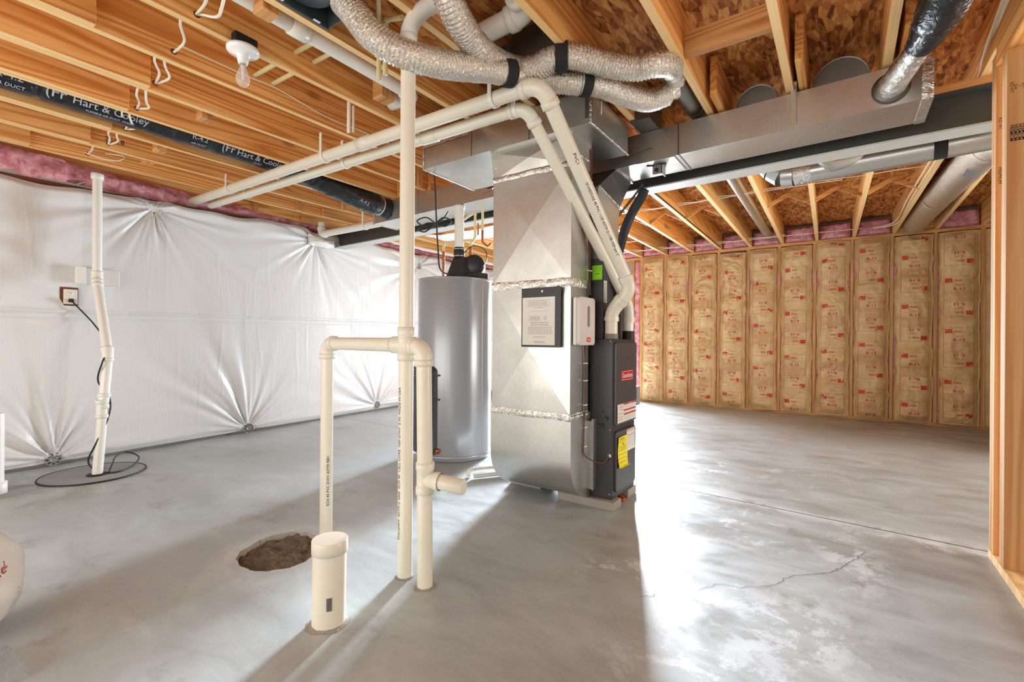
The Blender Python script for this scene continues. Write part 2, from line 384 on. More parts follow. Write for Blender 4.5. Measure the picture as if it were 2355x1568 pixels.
def arc_pts(a, p, b, n=9):
    a, p, b = Vector(a), Vector(p), Vector(b)
    return [(1 - t) ** 2 * a + 2 * t * (1 - t) * p + t * t * b for t in [i / n for i in range(n + 1)]]
def pipe_run(root, pts, r, mat='pvc', bend=None, names=('pipe', 'elbow'), fit=1.17, sockets=True):
    """straight pipes between corners, each corner an elbow fitting with sockets"""
    P = [Vector(p) for p in pts]; bend = bend or r * 2.2; cut = [P[0]]
    for i in range(1, len(P) - 1):
        d0 = (P[i - 1] - P[i]).normalized(); d1 = (P[i + 1] - P[i]).normalized()
        a, b = P[i] + d0 * bend, P[i] + d1 * bend; cut += [a, b]
        e = M(); arc = arc_pts(a, P[i], b)
        e.tube(arc, r * 1.1, 20, False)
        if sockets:
            for q, d in ((a, d0), (b, d1)): e.tube([q - d * r * 0.15, q - d * r * 0.1, q + d * r * 0.75, q + d * r * 0.8], [r * 1.1, r * fit * 1.05, r * fit * 1.05, r * 1.0], 20, False)
        e.build(names[1], mat, root)
    cut.append(P[-1])
    for i in range(0, len(cut), 2): M().cyl(cut[i], cut[i + 1], r, n=22).build(names[0], mat, root)
ORD = ['first', 'second', 'third', 'fourth', 'fifth', 'sixth', 'seventh', 'eighth', 'ninth', 'tenth', 'eleventh', 'twelfth', 'thirteenth', 'fourteenth', 'fifteenth', 'sixteenth', 'seventeenth', 'eighteenth']

JZ, JT = 2.31, 2.545      # joist bottom, joist top
def wallx(y): return -4.86 - 0.085 * (min(y, 4.8) - 1.2)
def walltop(y): return 2.10 + 0.055 * min(max(y - 0.5, 0), 2.4)

# ------------------------------------------------------------------ the setting
pit = [(-2.215, 1.03), (-2.27, 1.10), (-2.30, 1.18), (-2.29, 1.26), (-2.25, 1.325), (-2.16, 1.36), (-2.09, 1.35), (-2.0, 1.30), (-1.94, 1.24), (-1.91, 1.15), (-1.93, 1.07), (-1.98, 1.01), (-2.05, 0.985), (-2.13, 0.985)]
pp = []
for i in range(len(pit)):
    a, b = Vector(pit[i]), Vector(pit[(i + 1) % len(pit)])
    for t in (0, 0.33, 0.66):
        q = a.lerp(b, t); pp.append((q.x + 0.022 * noise.noise(Vector((q.x * 24, q.y * 24, 1))), q.y + 0.022 * noise.noise(Vector((q.x * 30, q.y * 30, 9)))))
outer = [(-5.4, -1.6), (3.4, -1.6), (3.4, 7.9), (-5.4, 7.9)]
allp = outer + pp
tris = tessellate_polygon([[Vector((x, y, 0)) for x, y in outer], [Vector((x, y, 0)) for x, y in pp]])
fl = M(); fl.add([(x, y, 0) for x, y in allp], [tuple(t) for t in tris])
n = len(pp)
fl.add([(x, y, 0) for x, y in pp] + [(x, y, -0.07) for x, y in pp], [(i, (i + 1) % n, n + (i + 1) % n, n + i) for i in range(n)], mi=1)
crk = catmull([(-0.62, 1.76, 0), (-0.569, 1.809, 0), (-0.474, 1.908, 0), (-0.395, 2.033, 0), (-0.327, 2.054, 0), (-0.216, 2.154, 0), (-0.165, 2.277, 0), (-0.047, 2.393, 0), (0.0, 2.48, 0), (0.046, 2.595, 0), (0.097, 2.738, 0)], 6)
for i, q in enumerate(crk): q.x += 0.014 * noise.noise(Vector((i * 0.9, 0, 0))); q.y += 0.014 * noise.noise(Vector((i * 0.9, 5, 0))); q.z = 0.0012
for a, b in zip(crk, crk[1:]):
    w_ = Vector((-(b - a).y, (b - a).x, 0)).normalized() * 0.0011; fl.poly([a - w_, b - w_, b + w_, a + w_], 2)
floor = struct(fl, 'floor', ['floor', 'concrete', 'ink'])
def gf(u, v_):
    x = -2.33 + 0.46 * u; y = 0.95 + 0.45 * v_
    return (x, y, -0.026 + 0.018 * noise.noise(Vector((x * 22, y * 22, 0))) + 0.012 * noise.noise(Vector((x * 60, y * 60, 3))))
M().grid(60, 60, gf).build('gravel_fill', 'gravel', label='loose grey brown gravel filling the rough pit in the floor', cat='gravel', kind='stuff')

struct(M().box(-5.5, 3.2, -1.6, 7.9, JT, JT + 0.018), 'ceiling', 'osb')
wl = M()
ys = [-1.6, 0, 1.2, 2.4, 3.6, 4.8, 7.9]
for y0, y1 in zip(ys, ys[1:]):
    a0, a1 = wallx(y0) - 0.075, wallx(y1) - 0.075
    wl.hexa([(a0 - 0.25, y0, 0), (a0, y0, 0), (a1, y1, 0), (a1 - 0.25, y1, 0), (a0 - 0.25, y0, 2.17), (a0, y0, 2.17), (a1, y1, 2.17), (a1 - 0.25, y1, 2.17)])
struct(wl, 'wall_left', 'concrete')
# far wall: concrete/sheathing with the door opening
YW = 7.47
far = M()
DX0, DX1, DZ = -4.15, -2.80, 2.02
far.box(-5.5, DX0, YW, YW + 0.2, 0, JT); far.box(DX1, 1.75, YW, YW + 0.2, 0, JT); far.box(DX0, DX1, YW, YW + 0.2, DZ, JT)
struct(far, 'wall_far', 'concrete')
struct(M().box(1.47, 1.67, 5.6, YW, 0, JZ), 'wall_right', 'concrete')
struct(M().box(3.15, 3.35, -1.6, 2.3, 0, JT), 'wall_light_blocker', 'concrete')  # unseen wall added to cut side light on the joist faces
# patio door
d = M()
for a in (DX0, DX1 - 0.07): d.box(a, a + 0.07, YW + 0.02, YW + 0.14, 0, DZ)
d.box(DX0, DX1, YW + 0.02, YW + 0.14, DZ - 0.06, DZ); d.box(DX0, DX1, YW + 0.02, YW + 0.14, 0, 0.05)
d.box(-3.51, -3.44, YW + 0.04, YW + 0.12, 0.05, DZ - 0.06)
do = struct(d, 'door_1', 'white')
M().box(DX0 + 0.07, -3.51, YW + 0.07, YW + 0.076, 0.05, DZ - 0.06).build('door_glass', 'pane', do)
M().box(-3.44, DX1 - 0.07, YW + 0.08, YW + 0.086, 0.05, DZ - 0.06).build('door_glass', 'pane', do)
M().box(-3.53, -3.515, YW + 0.0, YW + 0.04, 0.95, 1.15).build('door_handle', 'dark', do)

# ------------------------------------------------------------------ framed wall with kraft-faced batts
bx = [-2.64, -2.259, -1.88, -1.481, -1.091, -0.705, -0.295, 0.104, 0.499, 0.903, 1.304]
fw = YW - 0.09
M().box(-2.80, 1.44, fw, YW, 0, 0.038).build('bottom_plate', 'wood_x', label='pale lumber plate on the floor under the paper faced insulation wall', cat='lumber')
M().box(-5.3, 1.47, fw - 0.002, YW, JZ - 0.04, JZ).build('top_plate', 'wood_x', label='long pine top plate above the row of insulation batts', cat='lumber')
for i, x in enumerate([-2.78, *bx]):
    if i == 0: lb = 'orange pine wall stud beside the bare pink fiberglass, left of all batts'
    elif i == 11: lb = 'pine wall stud closing the batt row at its right end'
    elif i == 1: lb = 'pine wall stud left of the leftmost paper faced batt'
    else: lb = f'pine wall stud between the {ORD[i-2]} and {ORD[i-1]} batts from the left'
    M().box(x - 0.019, x + 0.019, fw, YW, 0.038, JZ - 0.04).build('wall_stud', 'wood_z', label=lb, cat='stud', group='studs of the insulated wall')

# printed pattern of one label block (half, repeated turned by 180 degrees)
def print_block(mb, fn):
    def R(u0, u1, v0, v1, mi, st=0.03):
        mb.rect(u0, u1, v0, v1, fn, mi, st); mb.rect(-u0, -u1, -0.46 - v0, -0.46 - v1, fn, mi, st)
    def T(s_, size, u, v_, mi, shear=0.0, bold=0.0, wide=1.0):
        mb.text(s_, size, lambda a, b: fn(u + a, v_ + b), mi, shear=shear, bold=bold, wide=wide)
        mb.text(s_, size, lambda a, b: fn(-u - a, -0.46 - v_ - b), mi, shear=shear, bold=bold, wide=wide)
    R(-0.13, 0.13, 0, -0.0028, 1); R(-0.13, -0.1272, 0, -0.23, 1); R(0.1272, 0.13, 0, -0.23, 1)
    R(-0.118, -0.058, -0.018, -0.068, 1, 0.02)
    R(-0.108, -0.09, -0.035, -0.037, 2); R(-0.108, -0.07, -0.045, -0.0465, 2)
    T('PINK', 0.028, -0.014, -0.05, 1, 0.3, 0.02, 1.15)
    R(0.02, 0.11, -0.052, -0.0535, 2)
    R(-0.04, 0.045, -0.083, -0.0845, 2); R(-0.035, 0.04, -0.098, -0.103, 1); R(-0.03, 0.035, -0.112, -0.1135, 2)
    T('R-13', 0.047, 0, -0.145, 1, 0.0, 0.022, 1.1)
    for k in range(5): R(-0.128, 0.128, -0.176 - k * 0.011, -0.179 - k * 0.011, 2, 0.03)
    R(-0.128, 0.128, -0.172, -0.1735, 1)

def make_batt(i):
    x0, x1 = bx[i] + 0.019, bx[i + 1] - 0.019; xc = (x0 + x1) / 2; w = (x1 - x0) / 2 - 0.013
    pins = [0.35 + 0.42 * random.random(), 0.95 + 0.4 * random.random(), 1.6 + 0.35 * random.random()]
    amp = [random.uniform(0.3, 1.0) for _ in pins]
    messy = 1.5 if i < 4 else 1.0
    zt = JZ - 0.045 - random.choice([0, 0.01, 0.03]); zb = 0.03
    def surf(x, z):
        s = (x - xc) / w; sd = i * 13.1
        pinch = sum(a * math.exp(-((z - p_) / 0.09) ** 2) for p_, a in zip(pins, amp))
        pw = 1 - min(1, abs(s)) ** 3.4
        endf = min(1, (z - zb) / 0.07, (zt - z) / 0.07) if zb < z < zt else 0
        bulge = (0.078 - 0.036 * pinch) * pw * max(0.15, endf) ** 0.5
        # radiating and transverse wrinkles
        wr = -0.020 * messy * abs(noise.noise(Vector((x * 8 + sd, 0, z * 7 + 2 * noise.noise(Vector((x * 4, sd, z * 4)))))))
        wr -= 0.011 * messy * abs(noise.noise(Vector((x * 19 + sd, 3, z * 16 + 5)))) - 0.008
        wr += 0.010 * noise.noise(Vector((x * 3 + sd, 7, z * 4)))
        return YW - 0.085 - bulge - wr * pw - 0.006
    def edge(z, side):
        e = 0.016 * noise.noise(Vector((z * 3.1, side * 5, i))) + 0.009 * noise.noise(Vector((z * 11, side * 5, i)))
        e -= 0.030 * sum(a * math.exp(-((z - p_) / 0.07) ** 2) for p_, a in zip(pins, amp)) * (0.5 if side > 0 else 0.8)
        return e
    root = thing('insulation_batt', f'brown kraft paper faced batt with red print, {ORD[i]} from the left on the far wall', 'insulation', (xc, YW - 0.05, 0.03), 'kraft faced batts in the stud bays')
    mb = M()
    def pt(u, v_):
        z = zb + (zt - zb) * v_; a = xc - w - edge(z, -1); b = xc + w + edge(z, 1); x = a + (b - a) * u
        return (x, surf(xc + (2 * u - 1) * w, z), z)
    mb.grid(34, 190, pt, 0)
    def inv(x, z):
        a = xc - w - edge(z, -1); b = xc + w + edge(z, 1); u = (x - a) / (b - a)
        return surf(xc + (2 * u - 1) * w, z)
    ph = random.uniform(0, 0.5); z = zt + ph; ux = random.uniform(-0.012, 0.012) 
    while z > zb + 0.05:
        zz = z; tmp = M()
        print_block(tmp, lambda a, b: (xc + ux + a, 0, zz + b))
        keep = {}
        for vi, (X_, _, Z_) in enumerate(tmp.v):
            if zb + 0.02 < Z_ < zt - 0.012: keep[vi] = len(keep)
        vs = [(tmp.v[k][0], inv(tmp.v[k][0], tmp.v[k][2]) - 0.0022, tmp.v[k][2]) for k in keep]
        for q, mi in zip(tmp.f, tmp.mi):
            if all(k in keep for k in q): pass
        base_n = len(mb.v); mb.v += vs
        for q, mi in zip(tmp.f, tmp.mi):
            if all(k in keep for k in q): mb.f.append(tuple(base_n + keep[k] for k in q)); mb.sm.append(False); mb.mi.append(mi)
        z -= 0.585
    mb.build('kraft_facing', ['kraft', 'red', 'redpale'], root)
    M().box(x0 + 0.004, x1 - 0.004, YW - 0.082, YW - 0.002, 0.045, zt).build('fiberglass', 'pink', root)
    # stapling flanges: wavy paper lips at both edges
    for side in (-1, 1):
        lip = M(); lip.grid(2, 120, lambda u, v_: (lambda z: (xc + side * (w + edge(z, side) - 0.004 + 0.012 * u), surf(xc + side * w * 0.96, z) + 0.004 - 0.012 * u * (1 + noise.noise(Vector((z * 7, i, side)))), z))(zb + (zt - zb) * v_))
        lip.build('stapling_flange', 'kraft', root)
for i in range(10): make_batt(i)
def lumpy(name, x0, x1, z0, z1, y, depth, label, nx=30, nz=14, amp=0.03, seed=0.0, cat='insulation', group=None, along='x', mat='pink'):
    mb = M()
    def pt(u, v_):
        a = x0 + (x1 - x0) * u; z = z0 + (z1 - z0) * v_
        e = min(u, 1 - u, v_, 1 - v_); d_ = depth * min(1, e * 6) ** 0.5 + amp * noise.noise(Vector((a * 9 + seed, z * 9, 2))) + amp * 0.5 * noise.noise(Vector((a * 24 + seed, z * 24, 2)))
        return (a, y - d_, z) if along == 'x' else (y + d_, a, z)
    mb.grid(nx, nz, pt); return mb.build(name, mat, label=label, cat=cat, group=group)
lumpy('pink_insulation', -2.765, -2.655, 0.04, 2.27, YW - 0.03, 0.05, 'bare pink fiberglass strip between studs, just right of the black furnace', 8, 90, seed=3)
# grey foundation side panel at the right end of the batts
M().box(1.325, 1.47, YW - 0.07, YW - 0.001, 0.04, 2.26).build('end_panel', 'kraft', label='narrow shaded paper faced infill at the right end of the batt row', cat='insulation')

# ------------------------------------------------------------------ white vinyl blanket on the left wall
washers = [(1.55, 2.09), (3.17, 2.10), (2.40, 0.045), (0.92, 0.05), (4.15, 0.08), (4.95, 2.06), (-0.2, 2.05), (-0.5, 0.1), (5.9, 0.1), (6.6, 2.05)]
blank = thing('insulation_blanket', 'white vinyl faced insulation blanket gathered at round washers on the left wall', 'insulation', (wallx(3), 3.0, 0))
Ya, Yb = -1.2, 7.42; NY, NZ = 760, 190
uu, vv = np.meshgrid(np.linspace(0, 1, NY + 1), np.linspace(0, 1, NZ + 1))
yy = Ya + (Yb - Ya) * uu
top = 2.10 + 0.055 * np.clip(yy - 0.5, 0, 2.4) + 0.012 * np.sin(yy * 5.1) + 0.008 * np.sin(yy * 13)
for wy, wz in washers:
    if wz > 1.5: top = top - 0.02 * np.exp(-((yy - wy) / 0.08) ** 2)
zz = 0.025 + (top - 0.025) * vv
disp = 0.02 * np.ones_like(yy)
rs = np.random.RandomState(4)
for wy, wz in washers:
    dy, dz = yy - wy, zz - wz; dd = np.hypot(dy, dz) + 1e-4; an = np.arctan2(dz, dy)
    disp = disp * (1 - 0.9 * np.exp(-dd / 0.13)) 
    wv = np.zeros_like(yy)
    for nn, a_ in ((9, 1.0), (14, 0.9), (23, 0.7), (37, 0.35)):
        ph = rs.rand() * 6.28; ph2 = rs.rand() * 6.28
        wv += a_ * np.sin(nn * an + ph + 1.3 * np.sin(3 * an + ph2) + 0.8 * np.sin(dd * 5 + ph2))
    reach = 0.42 + 0.22 * np.sin(2 * an + rs.rand() * 6.28)
    disp += 0.0125 * wv * np.exp(-dd / reach) * np.clip(dd / 0.10, 0, 1)
# vertical creases
def ridge(y_, z_, s1, s2, ph):
    a = np.sin(y_ * s1 + ph + 0.9 * np.sin(z_ * s2 + ph * 2) + 0.7 * np.sin(y_ * s1 * 0.37)); return np.clip(1 - np.abs(a) * 7, 0, 1)
low = np.sin(yy * 2.1 + 1.2 * np.sin(zz * 1.7)) * 0.008 + np.sin(yy * 5.3 + zz * 2.2 + 1.1) * 0.004
mod = (np.sin(zz * 6.3 + yy * 2.7) > -0.2) * np.clip(np.sin(zz * 6.3 + yy * 2.7) + 0.2, 0, 1)
rsd = np.random.RandomState(9); crease = np.zeros_like(yy)
for _ in range(95):
    cy, cz, cl_ = rsd.uniform(-0.8, 7.0), rsd.uniform(0.2, 1.9), rsd.uniform(0.12, 0.42); sl_ = rsd.uniform(-0.12, 0.12); ph = rsd.rand() * 6
    q = yy - cy - sl_ * (zz - cz) - 0.006 * np.sin(zz * 9 + ph)
    crease += rsd.uniform(0.5, 1.0) * np.exp(-(q / 0.006) ** 2) * np.exp(-((zz - cz) / cl_) ** 4)
disp += low + 0.0032 * np.minimum(crease, 1.2)
fold = 0.012 * np.exp(-((zz - (1.15 + 0.012 * yy)) / 0.012) ** 2); seam = 1.15 + 0.012 * yy
disp += fold * 0.9 + np.where(zz > seam, 0.006, -0.002) - 0.01 * np.exp(-((zz - seam + 0.03) / 0.02) ** 2)
edge = np.clip((zz - 0.02) / 0.05, 0, 1) * np.clip((top - zz) / 0.04, 0, 1)
wx = -4.86 - 0.085 * (np.minimum(yy, 4.8) - 1.2)
xx = wx - 0.04 + (disp + 0.02) * (0.25 + 0.75 * edge)
b = M(); b.v = [tuple(t) for t in np.stack([xx, yy, zz], -1).reshape(-1, 3).tolist()]
st = NY + 1
b.f = [(j * st + i, j * st + i + 1, (j + 1) * st + i + 1, (j + 1) * st + i) for j in range(NZ) for i in range(NY)]
b.sm = [True] * len(b.f); b.mi = [0] * len(b.f)
b.build('vinyl_sheet', 'vinyl', blank)
for wy, wz in washers:
    w = M(); cx = wallx(wy) - 0.012
    w.lathe([(0.0, 0.002), (0.018, 0.002), (0.018, 0.005), (0.023, 0.005), (0.023, 0.002), (0.044, 0.002), (0.047, 0.006), (0.050, -0.004)], (cx, wy, wz), 28, axis=(1, 0, 0))
    for k in range(8):
        a = k * math.pi / 4; w.cyl((cx + 0.0, wy + 0.034 * math.cos(a), wz + 0.034 * math.sin(a)), (cx + 0.0035, wy + 0.034 * math.cos(a), wz + 0.034 * math.sin(a)), 0.007, n=10, mi=1)
    w.build('plate_washer', ['lid', 'dark'], blank)
# dark wooden strip and pink insulation between blanket and joists
sw = M()
for y0, y1 in zip(ys, ys[1:]):
    a0, a1 = wallx(y0) - 0.06, wallx(y1) - 0.06; t0, t1 = walltop(y0) + 0.004, walltop(y1) + 0.004
    sw.hexa([(a0 - 0.14, y0, t0 - 0.03), (a0, y0, t0 - 0.03), (a1, y1, t1 - 0.03), (a1 - 0.14, y1, t1 - 0.03), (a0 - 0.14, y0, t0 + 0.012), (a0, y0, t0 + 0.012), (a1, y1, t1 + 0.012), (a1 - 0.14, y1, t1 + 0.012)])
sw.build('sill_plate', 'seal', label='dark reddish sill board along the top of the white blanket', cat='lumber')
mb = M()
def pk(u, v_):
    y = -1.2 + 8.6 * u; zb_ = walltop(y) + 0.01; z = zb_ + (JZ + 0.03 - zb_) * v_
    return (wallx(y) - 0.15 + 0.045 * math.sin(math.pi * v_) + 0.045 * noise.noise(Vector((y * 7, z * 9, 0))) + 0.02 * noise.noise(Vector((y * 22, z * 22, 0))) + (0.05 if y < 1.0 else 0), y, z)
mb.grid(420, 12, pk).build('rim_insulation', 'pink', label='long strip of pink fiberglass stuffed above the white blanket', cat='insulation')
M().bar((-4.93, 1.05, 2.17), (-5.08, 1.22, 2.3), 0.03, 0.008).build('grey_conduit', 'galv', label='short grey metal strap poking out of pink insulation at upper left', cat='strap')

# ------------------------------------------------------------------ joists
near = [-5.08 + 0.4064 * k for k in range(15)]; near = [x - 0.03 for x in near]
def stamp(mb, s, size, fn): mb.text(s, size, fn, 1)
def jlabel(k):
    if k < 11: return f'orange pine floor joist, {ORD[k]} from the white wall, camera side of the steel beam'
    return {11: 'pine joist above the galvanised trunk, ending beside the silver hoses', 12: 'pine joist over the trunk strap, pale at its lower edge',
            13: 'pine joist crossing above the trunk, left of the black insulated hose', 14: 'pine joist at the upper right corner beside the cable bundle'}[k]
hx = {}
for k, x in enumerate(near):
    j = M(); y1 = 3.36
    j.box(x - 0.019, x + 0.019, -1.3, y1, JZ, JT, bev=0.002)
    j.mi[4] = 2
    if k == 2: stamp(j, '26/18', 0.05, fr((x + 0.0198, 1.12, JZ + 0.07), (0, 1, 0), (0, 0, 1)))
    if k == 4: j.text('2 TO IN', 0.03, fr((x + 0.0198, 0.72, JZ + 0.12), (0, 0, -1), (0, 1, 0)), 1); j.rect(-0.07, 0.07, -0.004, 0.004, fr((x + 0.0198, 0.75, JZ + 0.12), (0, 0, -1), (0, 1, 0)), 1)
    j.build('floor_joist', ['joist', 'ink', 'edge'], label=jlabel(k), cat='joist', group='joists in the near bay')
for k, ye in ((2, 0.98), (3, 0.99), (4, 0.965), (5, 0.94), (1, 0.75), (6, 0.62)):
    x = near[k] + 0.0385
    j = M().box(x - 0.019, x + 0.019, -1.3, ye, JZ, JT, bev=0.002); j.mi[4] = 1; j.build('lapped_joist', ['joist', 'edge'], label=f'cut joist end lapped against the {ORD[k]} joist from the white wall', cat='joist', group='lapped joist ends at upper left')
farx = [-2.64 + 0.3945 * j for j in range(-6, 11)]
for q, xf in enumerate(farx):
    k = q; xn = near[k] + 0.042 if k < 15 else xf
    y0 = 3.02 if k < 15 else 3.3
    a, b_ = (xn, y0), (xf, YW)
    j = M(); h = 0.019
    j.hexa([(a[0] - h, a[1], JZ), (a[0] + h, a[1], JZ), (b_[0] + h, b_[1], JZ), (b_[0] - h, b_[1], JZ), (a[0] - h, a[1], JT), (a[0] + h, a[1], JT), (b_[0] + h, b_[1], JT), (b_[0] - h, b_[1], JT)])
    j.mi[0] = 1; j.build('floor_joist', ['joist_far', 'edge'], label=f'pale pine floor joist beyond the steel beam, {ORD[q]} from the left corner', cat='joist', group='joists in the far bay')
for k in (11, 12, 13):   # lapped tails resting over the beam
    x = near[k] + 0.060; ye = {11: 2.72, 12: 2.60, 13: 2.60}[k]
    M().box(x - 0.018, x + 0.018, ye, 3.3, JZ + 0.002, JT - 0.012, bev=0.003).build('joist_tail', 'joist', label={11: 'stub of lapped joist with swirling end grain above the trunk', 12: 'stub of lapped joist right of the trunk strap', 13: 'stub of lapped joist left of the black insulated hose'}[k], cat='joist')
# cross blocking and small cleats
M().box(near[11] + 0.02, near[12] - 0.02, 2.29, 2.328, JZ + 0.02, JZ + 0.13).build('joist_blocking', 'wood_x', label='pine cross block between two joists above the trunk, upper right', cat='lumber')
M().box(near[11] + 0.02, near[12] - 0.02, 3.7, 3.738, JZ + 0.12, JZ + 0.21).build('joist_blocking', 'wood_x', label='flat pale block behind the round metal collars', cat='lumber')
for (x, y, z0, z1, w_, lb) in ((-1.96, 1.0, JZ - 0.004, JZ + 0.10, 0.07, 'small pine cleat beside the white drain pipe near the fan'), (-3.2, 1.27, JZ - 0.012, JZ + 0.09, 0.07, 'pale wood cleat hanging below a joist, upper of the two over the black duct'),
                               (-4.0, 1.30, JZ - 0.015, JZ + 0.09, 0.07, 'pale wood cleat hanging below a joist under the black duct'), (-4.36, 1.34, JZ - 0.01, JZ + 0.06, 0.07, 'small wood cleat on the joist nearest the pink insulation'),
                               (-2.12, 1.74, JZ + 0.0, JZ + 0.12, 0.09, 'wood block behind the hanging yellow pipes')):
    M().box(x - 0.03, x + 0.05, y - w_ / 2, y + w_ / 2, z0, z1, bev=0.003).build('wood_cleat', 'wood_x', label=lb, cat='lumber')
for (k, y) in ((1, 2.75), (2, 3.0), (3, 3.02), (5, 2.9), (0, 2.5)):
    x = near[k]; M().box(x + 0.02, x + 0.058, y - 0.02, y + 0.02, JZ, JT - 0.01).build('web_block', 'wood_z', label=f'short upright block nailed to the {ORD[k]} joist from the white wall', cat='lumber', group='blocks on near joists')
# cross bridging between the far joists
def fxat(q, y): 
    xn = near[q] + 0.042 if q < 15 else farx[q]; y0 = 3.02 if q < 15 else 3.3
    return xn + (farx[q] - xn) * (y - y0) / (YW - y0)
for q in (7, 8, 9, 11, 12, 13):
    y = 5.35; a, b_ = fxat(q, y) + 0.019, fxat(q + 1, y) - 0.019
    for s_, nm in ((0, 'rising'), (1, 'falling')):
        z0, z1 = (JZ + 0.015, JT - 0.02) if s_ == 0 else (JT - 0.02, JZ + 0.015)
        M().bar((a, y + 0.02 * (2 * s_ - 1), z0), (b_, y + 0.02 * (2 * s_ - 1), z1), 0.019, 0.036).build('bridging_strut', 'wood_x', label=f'thin diagonal wood strut {nm} to the right between far joists {ORD[q]} and {ORD[q+1]} from the left corner'.replace('thin diagonal wood strut', 'diagonal strut').replace(' from the left corner', ' from left'), cat='lumber', group='cross bridging in the far bay')
# pink blocks in the rim bays above the top plate
for q in range(0, 16):
    x0, x1 = fxat(q, YW) + 0.02, fxat(q + 1, YW) - 0.02
    if q == 14: continue
    lumpy('rim_batt', x0, x1, JZ, JZ + 0.2, YW - 0.03, 0.10, f'pink fiberglass piece filling the {ORD[q]} joist bay from the left corner', 18, 12, 0.035, seed=q * 3.3, group='pink rim pieces above the top plate')
M().box(fxat(14, YW) + 0.02, fxat(15, YW) - 0.02, YW - 0.08, YW - 0.04, JZ, JT).build('rim_board', 'wood_x', label='bare orange rim board at the end of the foil wrapped duct', cat='lumber')

# ------------------------------------------------------------------ steel beam
def by(x): return 3.385 - 0.03 * (x + 1.0)        # beam centre line
bm = thing('steel_beam', 'dark grey steel I-beam carrying the joists across the basement', 'beam', (-2.2, 3.4, 2.07))
def strip(mb, x0, x1, dy0, dy1, z0, z1, mi=0, f=by): 
    return mb.hexa([(x0, f(x0) + dy0, z0), (x1, f(x1) + dy0, z0), (x1, f(x1) + dy1, z0), (x0, f(x0) + dy1, z0), (x0, f(x0) + dy0, z1), (x1, f(x1) + dy0, z1), (x1, f(x1) + dy1, z1), (x0, f(x0) + dy1, z1)], mi)
strip(M(), -5.2, 0.66, -0.005, 0.005, 2.08, 2.262).build('web', 'beam', bm)
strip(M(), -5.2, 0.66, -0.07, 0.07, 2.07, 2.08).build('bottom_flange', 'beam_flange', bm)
strip(M(), -5.2, 0.66, -0.07, 0.07, 2.262, 2.272).build('top_flange', 'beam', bm)
strip(M(), -5.2, 0.66, -0.07, 0.07, 2.272, 2.31).build('beam_nailer', 'wood_x', label='pine nailer board bolted on top of the steel beam', cat='lumber')
bmS = M(); bmS.grid(14, 14, lambda u, v_: (wallx(3.2) + 0.03 + 0.05 * math.sin(math.pi * u) * math.sin(math.pi * v_) + 0.02 * noise.noise(Vector((u * 6, v_ * 6, 0))), 3.06 + 0.34 * u, 2.04 + 0.14 * v_ * (1 - 0.4 * u))); bmS.build('beam_pocket_foam', 'white', label='white plastic bunched around the beam end at the wall', cat='insulation')

# ------------------------------------------------------------------ supply trunk duct
def ty(x): return 2.885 - 0.045 * (x - 0.3) / 1.0
def trunk_y(x): return 2.88 - 0.035 * (x - 0.33)
tr = thing('trunk_duct', 'long rectangular galvanised supply trunk duct hung beside the steel beam', 'duct', (-1.5, 3.0, 2.11))
D = 0.30
def seg(x0, x1, mi=0):
    mb = M(); f = trunk_y; h = 0.004
    strip(mb, x0, x1, 0, D, 2.11, 2.298, 0, f); return mb
seg(-3.80, -1.95).build('duct_section', 'galv', tr)
seg(-1.95, -0.82).build('duct_section', 'galv', tr)
seg(-0.82, 0.335).build('duct_section', 'galv', tr)
# drive cleats and taped ends
for x in (-0.82,):
    strip(M(), x - 0.004, x + 0.004, -0.003, D + 0.003, 2.106, 2.301, 0, trunk_y).build('drive_cleat', 'galvdark', tr)
mb = M(); strip(mb, 0.30, 0.342, -0.003, D + 0.003, 2.106, 2.301, 0, trunk_y); mb.build('foil_tape', 'foil', tr)
mb = M(); strip(mb, -3.81, -3.78, -0.003, D + 0.003, 2.106, 2.301, 0, trunk_y); mb.build('foil_tape', 'foil', tr)
for x, lb in ((-0.215, 'galvanised hanger strap on the trunk front near its middle'), (-3.17, 'galvanised hanger strap on the trunk left of the vent stack')):
    y = trunk_y(x); M().box(x - 0.014, x + 0.014, y - 0.007, y - 0.002, 2.125, 2.345, bev=0.001).box(x - 0.014, x + 0.014, y - 0.03, y - 0.003, 2.341, 2.346).build('hanger_strap', 'galv', label=lb, cat='strap')
# round duct ends rising behind the trunk
for x, lb, r in ((-0.415, 'left and smaller round dark metal duct end peering over the trunk', 0.113), (-0.012, 'right and larger round dark metal duct end peering over the trunk', 0.128)):
    zc0 = 2.365 if r < 0.12 else 2.375
    t = thing('duct_collar', lb, 'duct', (x, 3.1, 2.30)); ax = (0, -1, -0.12)
    M().lathe([(0.0, 0.03), (r - 0.008, 0.03), (r - 0.008, 0.04), (r - 0.002, 0.042), (r - 0.002, 0.0), (r - 0.002, -0.09)], (x, 3.11, zc0), 48, axis=ax, smooth=False).build('end_cap', 'galvdark', t)
    M().lathe([(r - 0.003, 0.02), (r + 0.002, 0.021), (r + 0.002, 0.026), (r - 0.003, 0.028)], (x, 3.11, zc0), 48, axis=ax).build('rim', 'galv', t)
